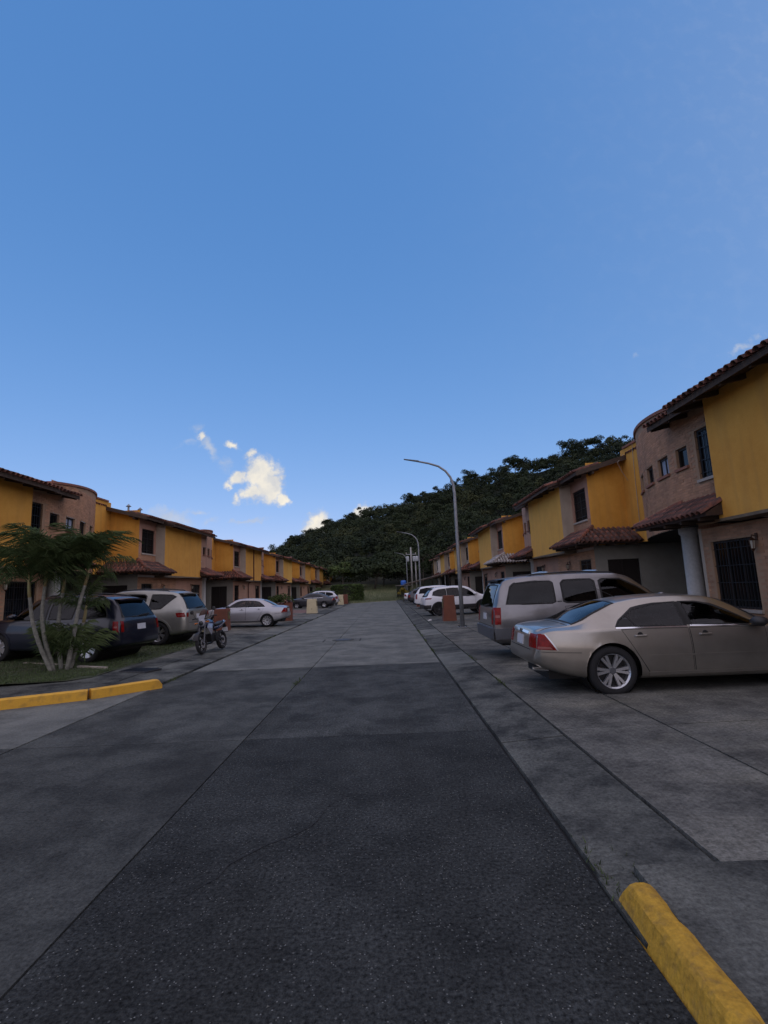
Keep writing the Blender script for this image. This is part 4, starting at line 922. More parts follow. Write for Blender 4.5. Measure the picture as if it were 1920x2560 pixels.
        MB().box(.10 * L, .20 * L, -.40 * W, .40 * W, fl, .60 * H).build('parcel_shelf', 'trim_black', s.root)
        for x, ys_ in ((.50, (-.20, .20)), (.30, (-.22, .0, .22))):
            for y in ys_:
                w = .13 * W if len(ys_) == 2 else .105 * W; b = MB()
                b.hexa([(x * L, y * W - w, fl), (x * L + .5, y * W - w, fl), (x * L + .5, y * W + w, fl), (x * L, y * W + w, fl), (x * L, y * W - w, fl + .22), (x * L + .5, y * W - w, fl + .25), (x * L + .5, y * W + w, fl + .25), (x * L, y * W + w, fl + .22)])
                b.hexa([(x * L - .02, y * W - w, fl + .2), (x * L + .12, y * W - w, fl + .2), (x * L + .12, y * W + w, fl + .2), (x * L - .02, y * W + w, fl + .2), (x * L - .20, y * W - w * .85, .735 * H), (x * L - .10, y * W - w * .85, .735 * H), (x * L - .10, y * W + w * .85, .735 * H), (x * L - .20, y * W + w * .85, .735 * H)])
                b.hexa([(x * L - .22, y * W - w * .5, .75 * H), (x * L - .13, y * W - w * .5, .75 * H), (x * L - .13, y * W + w * .5, .75 * H), (x * L - .22, y * W + w * .5, .75 * H), (x * L - .25, y * W - w * .42, .85 * H), (x * L - .17, y * W - w * .42, .85 * H), (x * L - .17, y * W + w * .42, .85 * H), (x * L - .25, y * W + w * .42, .85 * H)])
                b.build('seat', 'car_seat', s.root, bevel=.03)
        ring = MB(); ring.tube([(.625 * L - .06 * math.sin(a) * .4, .19 * W + .18 * math.cos(a), .63 * H + .18 * math.sin(a)) for a in [2 * math.pi * k / 20 for k in range(21)]], .014, 6, cap=False).build('steering_wheel', 'trim_black', s.root)
    def cast(s, kind, p, sd=1):
        if kind == 'side': o, d = Vector((p[0], sd * 3, p[1])), Vector((0, -sd, 0))
        elif kind == 'top': o, d = Vector((p[0], p[1], 5)), Vector((0, 0, -1))
        elif kind == 'rear': o, d = Vector((-2, p[0], p[1])), Vector((1, 0, 0))
        else: o, d = Vector((s.L + 2, p[0], p[1])), Vector((-1, 0, 0))
        loc, nrm, _, _ = s.bvh.ray_cast(o, d)
        if loc is None:
            loc, nrm, _, _ = s.bvh.find_nearest(o + d * (3 if kind == 'side' else 2))
        if nrm.dot(d) > 0: nrm = -nrm
        return loc, nrm
    def patch(s, name, m, kind, top, bot, off=.005, nu=14, nv=6, sides=(1,), parent=None, th=.012, smooth=True):
        """Panel laid on the body: rows between two outlines, projected and given a thin edge."""
        res = []
        for sd in sides:
            T, B = resample(top, nu), resample(bot, nu); vs = []; nn = []
            for j in range(nv):
                for i in range(nu):
                    p = B[i].lerp(T[i], j / (nv - 1))
                    if kind in ('rear', 'front', 'top') and sd == -1: p = Vector((p[0], -p[1])) if kind == 'top' else Vector((-p[0], p[1]))
                    loc, nr = s.cast(kind, p, sd); vs.append(loc + nr * off); nn.append(nr)
            k = len(vs); vs2 = vs + [v - q * (th + off) for v, q in zip(vs, nn)] + list(vs)
            fs = [(j * nu + i, j * nu + i + 1, (j + 1) * nu + i + 1, (j + 1) * nu + i) for j in range(nv - 1) for i in range(nu - 1)]
            rim = [i for i in range(nu)] + [j * nu + nu - 1 for j in range(1, nv)] + [(nv - 1) * nu + i for i in range(nu - 2, -1, -1)] + [j * nu for j in range(nv - 2, 0, -1)]
            fs += [(2 * k + rim[i], 2 * k + rim[(i + 1) % len(rim)], k + rim[(i + 1) % len(rim)], k + rim[i]) for i in range(len(rim))]
            o = MB().add(vs2, fs).build(name, m, parent or s.root)
            nf = (nv - 1) * (nu - 1)
            if smooth: o.data.polygons.foreach_set('use_smooth', [i < nf for i in range(len(o.data.polygons))])
            res.append(o)
        return res if len(res) > 1 else res[0]
    def wheels(s, spokes=5, double=True, rim_r=.70, m='alloy', tw=.21, style=0):
        base = []
        for ax in (s.axr, s.axr + s.wb):
            for sd in (-1, 1):
                y = sd * (s.W / 2 - tw * .62); R_ = s.wr; r = R_ * rim_r
                wh = empty('tmp'); bpy.data.objects.remove(wh)
                hub = MB(); yo = tw * .36
                hub.lathe([(0, yo * .86), (r * .16, yo * .86), (r * .2, yo * .7), (r * .2, yo * .3)], axis='y', n=16)
                hub.lathe([(r * .3, -.02), (r * .78, -.02), (r * .78, .0)], axis='y', n=24)   # brake disc
                w = hub.build('wheel', 'trim_grey', s.root); w.location = (ax, y, R_); w.rotation_euler = (0, R(17 * (1 + sd)), 0 if sd > 0 else math.pi)
                ty = MB().lathe([(r * .985, -tw / 2 * .8), (r * 1.02, -tw / 2 * .96), (R_ * .86, -tw / 2), (R_ * .965, -tw / 2 * .86), (R_, -tw / 2 * .6), (R_, tw / 2 * .6), (R_ * .965, tw / 2 * .86), (R_ * .86, tw / 2), (r * 1.02, tw / 2 * .96), (r * .985, tw / 2 * .8)], axis='y', n=36)
                ty.build('tyre', 'tyre', w, smooth=True)
                rm = MB().lathe([(r * .97, tw * .40), (r, tw * .44), (r * .99, tw * .36), (r * .93, tw * .30), (r * .90, -tw * .3)], axis='y', n=36)
                for k in range(spokes):
                    for dlt in ((-.13, .13) if double else (0,)):
                        a0 = 2 * math.pi * k / spokes; a1 = a0 + dlt * 1.25
                        p = Vector((math.cos(a0 + dlt * .9) * r * .17, yo * .72, math.sin(a0 + dlt * .9) * r * .17)); q = Vector((math.cos(a1) * r * .95, tw * .33, math.sin(a1) * r * .95))
                        wd = r * ((.115 if spokes <= 6 else .075) if double else (.30 if spokes <= 6 else .13))
                        d = (q - p).normalized(); sdv = d.cross(Vector((0, 1, 0))).normalized() * wd
                        yv = Vector((0, -.03, 0)); e0, e1 = .75, 1.1 if not double else .95
                        rm.hexa([p - sdv * e0 + yv, p + sdv * e0 + yv, q + sdv * e1 + yv, q - sdv * e1 + yv, p - sdv * e0 * .7, p + sdv * e0 * .7, q + sdv * e1 * .8, q - sdv * e1 * .8])
                rm.build('rim', m, w)
                MB().lathe([(0, -.01), (r * .93, -.012)], axis='y', n=24).build('wheel_inner', 'wheel_dark', w)
    def handle(s, x, z, m=None, ln=.2):
        for sd in (1, -1):
            loc, nr = s.cast('side', (x, z), sd); mb = MB()
            mb.hexa([loc + Vector((-ln / 2, sd * .0, -.016)), loc + Vector((ln / 2, 0, -.016)), loc + Vector((ln / 2 - .02, sd * .035, -.012)), loc + Vector((-ln / 2 + .02, sd * .035, -.012)),
                     loc + Vector((-ln / 2, sd * .0, .016)), loc + Vector((ln / 2, 0, .016)), loc + Vector((ln / 2 - .02, sd * .035, .012)), loc + Vector((-ln / 2 + .02, sd * .035, .012))])
            mb.build('handle', m or s.paint, s.doors[(x, sd)] if (x, sd) in getattr(s, 'doors', {}) else s.root, bevel=.006)
            c = MB().lathe([(0, .004), (.045, .003), (.05, -.01)], axis='y', n=14).build('handle_cup', 'rubber_seal', s.root); c.location = loc + Vector((0, 0, .004)); c.rotation_euler = (0, 0, 0 if sd > 0 else math.pi)
    def door(s, top, bot, hx=None, hz=None, hm=None):
        if not hasattr(s, 'doors'): s.doors = {}
        e = .008
        seam = s.patch('door_seam', 'rubber_seal', 'side', [(top[0][0] - e, top[0][1] + e)] + [(p[0], p[1] + e) for p in top[1:-1]] + [(top[-1][0] + e, top[-1][1] + e)],
                       [(bot[0][0] - e, bot[0][1] - e)] + [(p[0], p[1] - e) for p in bot[1:-1]] + [(bot[-1][0] + e, bot[-1][1] - e)], off=.0015, sides=(1, -1), nu=10, nv=10)
        d = s.patch('door', s.paint, 'side', top, bot, off=.005, sides=(1, -1), nu=12, nv=10)
        for o, sd in zip(d, (1, -1)): s.doors[(hx, sd)] = o
        for o, q in zip(seam, d): o.parent = q
        if hx: s.handle(hx, hz, hm)
    def mirror(s, x, z, m=None):
        for sd in (1, -1):
            loc, _ = s.cast('side', (x, z), sd); c = loc + Vector((0, sd * .13, .05)); mb = MB()
            vs = []
            for k in range(5):
                t = k / 4; sc = math.sin(math.pi * (.18 + .62 * t)); xx = -.09 + .2 * t
                vs += [(c.x + xx, c.y + sd * .11 * sc * math.cos(a), c.z + .075 * sc * math.sin(a)) for a in [math.pi * 2 * i / 10 for i in range(10)]]
            fs = [(k * 10 + i, k * 10 + (i + 1) % 10, (k + 1) * 10 + (i + 1) % 10, (k + 1) * 10 + i) for k in range(4) for i in range(10)] + [tuple(range(10)), tuple(range(40, 50))]
            mb.add(vs, fs); mb.bar(loc + Vector((.02, -sd * .02, 0)), c + Vector((.02, 0, -.03)), .05, .03)
            mb.build('mirror', m or s.paint, s.root, smooth=True)
    def plate(s, z, x=None, w=.17):
        loc, nr = s.cast('rear', (0, z)); 
        o = MB().box(-.004, .008, -w, w, -.075, .075).build('licence_plate', 'plate', s.root); o.location = loc + nr * .008
        a = math.atan2(nr.z, -nr.x); o.rotation_euler = (0, a, 0)
        return o
    def place(s, x, y, z, heading, tilt=0., label='', group=None, cat='car', k=.943, kz=1.):
        s.root.scale = (k, k, k * kz); s.root.location = (x, y, z); s.root.rotation_euler = (0, -tilt, heading)
        tag(s.root, label, cat, group); return s.root

def sedan(L, W, H, axr, wb, wr, pt, glass='glass_tint', rear_glass=None, **k):
    c = Car('sedan', L, W, H, axr, wb, wr, pt, **k); l, h = L, H
    zb, zr_ = .668 * h, .94 * h
    # glass
    c.glass('side_window', glass, 'side', [(.252 * l, .70 * h), (.268 * l, .76 * h), (.325 * l, .872 * h), (.39 * l, .912 * h), (.462 * l, .925 * h)], [(.252 * l, .694 * h), (.36 * l, .690 * h), (.462 * l, .685 * h)], sides=(1, -1), off=.004, nv=8)
    c.glass('side_window', glass, 'side', [(.478 * l, .925 * h), (.53 * l, .918 * h), (.575 * l, .882 * h), (.628 * l, .79 * h), (.682 * l, .682 * h)], [(.478 * l, .684 * h), (.6 * l, .678 * h), (.682 * l, .672 * h)], sides=(1, -1), off=.004, nv=8)
    for x0, x1 in ((.2485, .465), (.475, .686)):
        c.patch('window_trim', 'chrome', 'side', [(x0 * l, .689 * h), (x1 * l, .681 * h if x1 < .5 else .672 * h)], [(x0 * l, .677 * h), (x1 * l, .669 * h if x1 < .5 else .660 * h)], sides=(1, -1), off=.008, nv=2)
    c.patch('pillar_trim', 'rubber_seal', 'side', [(.463 * l, .925 * h), (.477 * l, .925 * h)], [(.463 * l, .692 * h), (.477 * l, .690 * h)], sides=(1, -1), off=.0045, nv=6, nu=3)
    c.patch('pillar_trim', 'rubber_seal', 'side', [(.292 * l, .80 * h), (.298 * l, .81 * h)], [(.310 * l, .695 * h), (.316 * l, .695 * h)], sides=(1, -1), off=.0075, nv=5, nu=3)
    ws = .60 * W / 2
    c.glass('rear_window', rear_glass or glass, 'top', [(.130 * l, -.70 * W / 2), (.130 * l, 0), (.130 * l, .70 * W / 2)], [(.280 * l, -ws * .92), (.280 * l, 0), (.280 * l, ws * .92)], off=.005, nv=9)
    c.glass('windscreen', 'glass_light' if c.hi else glass, 'top', [(.62 * l, -ws * .98), (.62 * l, 0), (.62 * l, ws * .98)], [(.738 * l, -.74 * W / 2), (.742 * l, 0), (.738 * l, .74 * W / 2)], off=.005, nv=9)
    # doors
    c.door([(.265 * l, .664 * h), (.37 * l, .664 * h), (.466 * l, .659 * h)], [(.338 * l, .21 * h), (.40 * l, .205 * h), (.466 * l, .205 * h)], .318 * l, .60 * h)
    c.door([(.472 * l, .659 * h), (.6 * l, .655 * h), (.70 * l, .645 * h)], [(.472 * l, .205 * h), (.6 * l, .205 * h), (.69 * l, .205 * h)], .515 * l, .595 * h)
    c.patch('side_moulding', pt, 'side', [(.335 * l, .405 * h), (.70 * l, .400 * h)], [(.335 * l, .388 * h), (.70 * l, .383 * h)], sides=(1, -1), off=.013, nv=3, nu=30)
    c.patch('bumper_seam', 'rubber_seal', 'side', [(.012 * l, .468 * h), (.135 * l, .452 * h)], [(.012 * l, .463 * h), (.135 * l, .447 * h)], sides=(1, -1), off=.002, nv=2, nu=12)
    c.patch('sill_strip', pt, 'side', [(.33 * l, .235 * h), (.70 * l, .235 * h)], [(.33 * l, .205 * h), (.70 * l, .205 * h)], sides=(1, -1), off=.018, nv=3, nu=24)
    # lights
    lt = c.patch('tail_light', 'tail_red', 'side', [(.018 * l, .640 * h), (.026 * l, .645 * h), (.036 * l, .640 * h)], [(.010 * l, .49 * h), (.034 * l, .487 * h), (.064 * l, .482 * h)], sides=(1, -1), off=.009, nu=12, nv=8)
    c.patch('tail_light_trim', 'alloy', 'side', [(.034 * l, .645 * h), (.038 * l, .645 * h)], [(.064 * l, .480 * h), (.069 * l, .478 * h)], sides=(1, -1), off=.011, nu=3, nv=9)
    c.patch('tail_light_lens', 'tail_clear', 'side', [(.014 * l, .520 * h), (.046 * l, .514 * h)], [(.012 * l, .497 * h), (.054 * l, .492 * h)], sides=(1, -1), off=.012, nu=10, nv=3)
    c.patch('tail_light', 'tail_red', 'rear', [(.52 * W / 2, .645 * h), (.76 * W / 2, .64 * h)], [(.54 * W / 2, .50 * h), (.80 * W / 2, .50 * h)], sides=(1, -1), off=.008, nu=6, nv=6)
    c.patch('headlight', 'tail_clear', 'side', [(.90 * l, .54 * h), (.975 * l, .48 * h)], [(.92 * l, .47 * h), (.98 * l, .43 * h)], sides=(1, -1), off=.006, nu=8, nv=5)
    c.patch('boot_trim', 'chrome', 'rear', [(-.46 * W / 2, .655 * h), (0, .665 * h), (.46 * W / 2, .655 * h)], [(-.46 * W / 2, .628 * h), (0, .638 * h), (.46 * W / 2, .628 * h)], off=.016, nu=10, nv=3)
    loc, nr = c.cast('rear', (0, .645 * h)); e = MB().lathe([(0, .012), (.05, .010), (.06, 0)], axis='x', n=20).build('badge', 'trim_grey', c.root); e.scale = (-1, 1, .55); e.location = loc + nr * .016
    c.plate(.555 * h)
    c.patch('boot_seam', 'rubber_seal', 'rear', [(-.60 * W / 2, .478 * h), (.60 * W / 2, .478 * h)], [(-.60 * W / 2, .470 * h), (.60 * W / 2, .470 * h)], off=.003, nu=12, nv=2)
    c.mirror(.668 * l, .67 * h, 'trim_black')
    c.cut_and_furnish()
    MB().tube([(.015, -.60 * W / 2, .272 * h), (.25, -.60 * W / 2, .255 * h)], .027, 10).build('exhaust', 'chrome', c.root)
    c.patch('boot_seam', 'rubber_seal', 'top', [(.112 * l, -.72 * W / 2), (.112 * l, .72 * W / 2)], [(.1155 * l, -.72 * W / 2), (.1155 * l, .72 * W / 2)], off=.002, nu=14, nv=2)
    c.patch('boot_seam', 'rubber_seal', 'top', [(.03 * l, .700 * W / 2), (.112 * l, .715 * W / 2)], [(.03 * l, .706 * W / 2), (.112 * l, .721 * W / 2)], off=.002, nu=10, nv=2, sides=(1, -1))
    # aerial on the roof
    MB().tube([(.345 * l, 0, .97 * h), (.26 * l, 0, 1.12 * h)], .004, 5).build('aerial', 'trim_black', c.root)
    return c
def suv(shape, L, W, H, axr, wb, wr, pt, doors, wins, glass='glass_dark', rear_glass=None, rearz=(.665, .90), tail=None, rack=True, dark_bumper=None, cladding=False, spoiler=True, tail_side=(.05, .45, .62), **k):
    c = Car(shape, L, W, H, axr, wb, wr, pt, **k); l, h = L, H
    for top, bot in wins: c.glass('side_window', glass, 'side', [(x * l, z * h) for x, z in top], [(x * l, z * h) for x, z in bot], sides=(1, -1), off=.004, nv=7)
    for top, bot, hx, hz in doors: c.door([(x * l, z * h) for x, z in top], [(x * l, z * h) for x, z in bot], hx * l, hz * h)
    a, b = rearz
    c.glass('rear_window', rear_glass or glass, 'rear', [(-.58 * W / 2, b * h), (0, (b + .01) * h), (.58 * W / 2, b * h)], [(-.72 * W / 2, a * h), (0, a * h), (.72 * W / 2, a * h)], off=.006, nv=9)
    c.glass('windscreen', 'glass_light' if c.hi else glass, 'top', [(.615 * l, -.66 * W / 2), (.615 * l, .66 * W / 2)], [(.722 * l, -.78 * W / 2), (.722 * l, .78 * W / 2)], off=.005, nv=8)
    x1, z0, z1 = tail_side; xs_ = .012 if shape == 'suv_big' else .026
    c.patch('tail_light', 'tail_red', 'side', [(xs_ * l, z1 * h), (x1 * l, z1 * h)], [(xs_ * .6 * l, z0 * h), (x1 * .85 * l, z0 * h)], sides=(1, -1), off=.010, nu=8, nv=8)
    c.patch('tail_light_lens', 'tail_clear', 'side', [(xs_ * l, (z0 + .55 * (z1 - z0)) * h), (x1 * .8 * l, (z0 + .55 * (z1 - z0)) * h)], [(xs_ * l, (z0 + .40 * (z1 - z0)) * h), (x1 * .8 * l, (z0 + .40 * (z1 - z0)) * h)], sides=(1, -1), off=.013, nu=6, nv=3)
    c.patch('tail_light', 'tail_red', 'rear', [(.74 * W / 2, z1 * h), (.84 * W / 2, z1 * h)], [(.76 * W / 2, z0 * h), (.85 * W / 2, z0 * h)], sides=(1, -1), off=.010, nu=5, nv=6)
    c.patch('headlight', 'tail_clear', 'side', [(.90 * l, .56 * h), (.985 * l, .50 * h)], [(.91 * l, .48 * h), (.985 * l, .44 * h)], sides=(1, -1), off=.006, nu=8, nv=5)
    c.plate(.50 * h)
    c.patch('tailgate_seam', 'rubber_seal', 'rear', [(-.74 * W / 2, .40 * h), (.74 * W / 2, .40 * h)], [(-.74 * W / 2, .394 * h), (.74 * W / 2, .394 * h)], off=.003, nu=12, nv=2)
    if dark_bumper:
        c.patch('rear_bumper', dark_bumper, 'rear', [(-.93 * W / 2, .375 * h), (-.5 * W / 2, .38 * h), (.5 * W / 2, .38 * h), (.93 * W / 2, .375 * h)], [(-.9 * W / 2, .255 * h), (0, .25 * h), (.9 * W / 2, .255 * h)], off=.05, nu=20, nv=6)
        c.patch('rear_bumper_side', dark_bumper, 'side', [(.004 * l, .375 * h), (.085 * l, .375 * h)], [(.010 * l, .25 * h), (.075 * l, .25 * h)], sides=(1, -1), off=.035, nu=8, nv=5)
    if cladding:
        c.patch('sill_cladding', 'trim_black', 'side', [((axr + wr * 1.2), .34 * h), (axr + wb - wr * 1.2, .34 * h)], [((axr + wr * 1.15), .18 * h), (axr + wb - wr * 1.15, .18 * h)], sides=(1, -1), off=.014, nu=14, nv=5)
        for ax in (axr, axr + wb):
            A = [math.pi * i / 18 for i in range(19)]
            c.patch('arch_cladding', 'trim_black', 'side', [(ax - math.cos(t) * wr * 1.36, wr * .92 + math.sin(t) * wr * 1.36) for t in A], [(ax - math.cos(t) * wr * 1.14, wr * .92 + math.sin(t) * wr * 1.16) for t in A], sides=(1, -1), off=.015, nu=26, nv=4)
    else:
        for ax in (axr, axr + wb):
            A = [math.pi * i / 18 for i in range(1, 18)]
            c.patch('arch_flare', pt, 'side', [(ax - math.cos(t) * wr * 1.30, wr * .98 + math.sin(t) * wr * 1.30) for t in A], [(ax - math.cos(t) * wr * 1.145, wr * .98 + math.sin(t) * wr * 1.165) for t in A], sides=(1, -1), off=.02, nu=24, nv=4)
    if rack:
        for sd in (1, -1):
            pts = [(.17, -.012), (.19, .018), (.36, .028), (.52, .016), (.545, -.012)]
            pp = []
            for x, dz in pts:
                loc, _ = c.cast('top', (x * l, sd * .60 * W / 2)); pp.append(loc + Vector((0, 0, dz * h * .9)))
            MB().tube(pp, .02, 8).build('roof_rail', 'trim_black', c.root)
    if spoiler:
        pt_ = []
        mb = MB(); x0 = .105 if shape == 'suv' else (.075 if shape == 'suv_big' else .14)
        A = [c.cast('top', (x0 * l, t * .60 * W / 2))[0] for t in (-1, -.5, 0, .5, 1)]
        B = [Vector((p.x - .17, p.y * .96, p.z - .015)) for p in A]
        vs = [p + Vector((0, 0, .012)) for p in A] + [p + Vector((0, 0, .012)) for p in B] + [p + Vector((0, 0, -.03)) for p in B] + [p + Vector((0, 0, -.06)) for p in A]
        fs = [(r * 5 + i, r * 5 + i + 1, ((r + 1) % 4) * 5 + i + 1, ((r + 1) % 4) * 5 + i) for r in range(4) for i in range(4)]
        mb.add(vs, fs).build('spoiler', pt if not dark_bumper else 'trim_black', c.root)
    loc, nr = c.cast('rear', (0, rearz[0] * h + .02)); MB().bar(loc + Vector((-.03, .05, 0)), c.cast('rear', (-.42, rearz[0] * h + .06))[0] + Vector((-.03, 0, 0)), .02, .03).build('wiper', 'trim_black', c.root)
    c.mirror(.69 * l, .66 * h)
    c.cut_and_furnish()
    return c
HX = 0.0; HL = math.pi
# right side
c = sedan(4.83, 1.83, 1.40, 1.10, 2.73, .352, 'paint_beige', glass='glass_tint', hi=True); c.wheels(6, True, .70)
c.place(2.07, 8.02, zr(3.2) - .035, 0, tilt=.0, k=.965, label='beige metallic sedan with six twin-spoke alloy wheels, parked nearest on the right', group='cars parked on the right')
bigd = [([(.298, .60), (.36, .615), (.437, .615)], [(.33, .235), (.437, .235)], .33, .575), ([(.445, .615), (.56, .615), (.665, .605)], [(.445, .235), (.65, .235)], .475, .575)]
bigw = [([(.085, .86), (.10, .90), (.18, .915), (.252, .915), (.262, .89)], [(.060, .655), (.25, .648), (.262, .665)]), ([(.296, .88), (.310, .918), (.420, .918), (.435, .89)], [(.296, .665), (.310, .645), (.424, .645), (.435, .66)]), ([(.455, .89), (.470, .915), (.545, .905), (.612, .80), (.665, .675)], [(.455, .66), (.470, .645), (.57, .643), (.665, .642)])]
c = suv('suv_big', 5.45, 2.0, 1.93, 1.18, 3.15, .395, 'paint_mauve', bigd, bigw, glass='glass_dark', hi=True, rearz=(.625, .885), dark_bumper='trim_grey', tail_side=(.036, .42, .62)); c.wheels(6, True, .66, tw=.25)
for x in (.26, .47):
    a_, b_ = c.cast('top', (x * c.L, -.6))[0], c.cast('top', (x * c.L, .6))[0]
    MB().tube([a_ + Vector((0, 0, .055)), (a_ + b_) / 2 + Vector((0, 0, .075)), b_ + Vector((0, 0, .055))], .022, 8).build('roof_bar', 'alloy', c.root)
for sd in (1, -1):
    l0, _ = c.cast('side', (.279 * c.L, .665 * c.H), sd); MB().bar(l0 + Vector((-.05, sd * .006, 0)), l0 + Vector((.05, sd * .006, 0)), .01, .02).build('badge', 'chrome', c.root)
c.place(2.20, 11.45, zr(3.0), 0, tilt=.005, kz=.955, label='large grey-mauve SUV with roof bars and dark bumper, beyond the beige sedan', group='cars parked on the right', cat='suv')
grd = [([(.30, .60), (.47, .585)], [(.36, .20), (.47, .20)], .335, .56), ([(.478, .585), (.70, .565)], [(.478, .20), (.68, .20)], .51, .545)]
grw = [([(.13, .83), (.20, .89), (.30, .915)], [(.11, .70), (.20, .665), (.30, .645)]), ([(.312, .915), (.40, .925), (.47, .92)], [(.312, .645), (.40, .635), (.47, .632)]), ([(.485, .92), (.55, .905), (.61, .83), (.685, .68)], [(.485, .632), (.6, .62), (.69, .618)])]
c = suv('hatch', 4.25, 1.78, 1.62, .80, 2.55, .345, 'paint_white', grd, grw, hi=True, rearz=(.66, .88), rack=False, cladding=True, dark_bumper='trim_black', tail_side=(.10, .575, .615)); c.wheels(5, False, .68, m='wheel_dark')
c.place(1.93, 27.6, zr(3.2), R(6), tilt=.02, label='white compact crossover with black arches, half hidden by the brick meter pillar', group='cars parked on the right')
vnw = [([(.10, .86), (.20, .91), (.34, .92)], [(.07, .66), (.2, .655), (.34, .65)]), ([(.36, .92), (.48, .925)], [(.36, .65), (.48, .648)]), ([(.50, .925), (.58, .90), (.66, .78), (.70, .66)], [(.50, .648), (.6, .643), (.70, .64)])]
c = suv('suv', 4.5, 1.75, 1.72, .85, 2.7, .33, 'paint_white', [([(.36, .62), (.488, .61)], [(.39, .2), (.488, .2)], .39, .56), ([(.495, .61), (.70, .59)], [(.495, .2), (.68, .2)], .53, .55)], vnw, rearz=(.66, .89), rack=False, tail_side=(.045, .42, .64)); c.wheels(7, False, .62)
c.place(2.0, 37.2, zr(3.2), 0, label='white people carrier with red tail lights beside the second brick pillar', group='cars parked on the right')
c = suv('hatch', 4.4, 1.78, 1.52, .85, 2.6, .33, 'paint_dark', grd, grw, rearz=(.66, .88), rack=False, tail_side=(.06, .46, .62)); c.wheels(5, True, .66)
c.place(1.85, 46.0, zr(3.0), 0, label='dark hatchback seen past the white people carrier on the right', group='cars parked on the right')
c = sedan(4.4, 1.70, 1.43, .95, 2.55, .31, 'paint_white'); c.wheels(7, False, .62)
c.place(1.75, 52.3, zr(3.0), 0, label='farthest white car on the right, in front of the carport', group='cars parked on the right')
# left side (they face the houses, away from the street)
sod = [([(.29, .60), (.475, .59)], [(.35, .21), (.475, .21)], .33, .555), ([(.483, .59), (.71, .575)], [(.483, .21), (.69, .21)], .515, .55)]
sow = [([(.13, .86), (.17, .90), (.285, .915)], [(.09, .665), (.20, .65), (.285, .645)]), ([(.305, .915), (.40, .925), (.47, .92)], [(.315, .645), (.47, .638)]), ([(.487, .92), (.56, .905), (.63, .80), (.70, .665)], [(.487, .638), (.6, .63), (.70, .625)])]
c = suv('suv', 4.57, 1.86, 1.73, .93, 2.71, .37, 'paint_navy', sod, sow, hi=True, rearz=(.655, .89), tail_side=(.052, .44, .60)); c.wheels(6, False, .68, tw=.23)
c.place(-6.42, 13.06, zl(-7.5) - .02, HL - R(9), tilt=.02, label='dark navy SUV with red tail light, parked behind the palm clump', group='cars parked on the left', cat='suv')
c = suv('suv', 4.70, 1.84, 1.84, 1.0, 2.75, .385, 'paint_champagne', sod, wins=[([(.105, .86), (.14, .90), (.285, .91)], [(.20, .655), (.24, .648), (.29, .645)]), ([(.325, .88), (.345, .912), (.47, .918)], [(.325, .66), (.345, .643), (.47, .638)]), sow[2]], hi=True, rearz=(.645, .88), tail_side=(.085, .50, .575)); c.wheels(6, True, .66, tw=.25)
c.place(-6.25, 16.55, zl(-7.2), HL - R(6), tilt=.02, label='champagne SUV with wraparound rear glass, between the navy SUV and the motorcycle', group='cars parked on the left', cat='suv')
c = sedan(4.50, 1.725, 1.445, 1.0, 2.60, .31, 'paint_silver', glass='glass_light', hi=True); c.wheels(11, False, .74)
c.place(-4.72, 23.8, zl(-6.0), HL + R(2), tilt=.02, k=.88, label='silver sedan with many-spoke wheels parked before the tile-capped brick wall', group='cars parked on the left')
c = sedan(4.45, 1.70, 1.42, 1.0, 2.6, .30, 'paint_dark'); c.wheels(5, False, .6)
c.place(-4.75, 45.6, zl(-6.0), HL, label='old dark sedan behind the cream meter pillar on the left', group='cars parked on the left')
c = suv('hatch', 4.2, 1.72, 1.60, .85, 2.5, .31, 'paint_grey_white', grd, grw, rearz=(.66, .88), rack=False, tail_side=(.06, .46, .62)); c.wheels(5, True, .64)
c.place(-4.85, 49.6, zl(-6.0), HL, label='pale hatchback just beyond the old dark sedan', group='cars parked on the left')

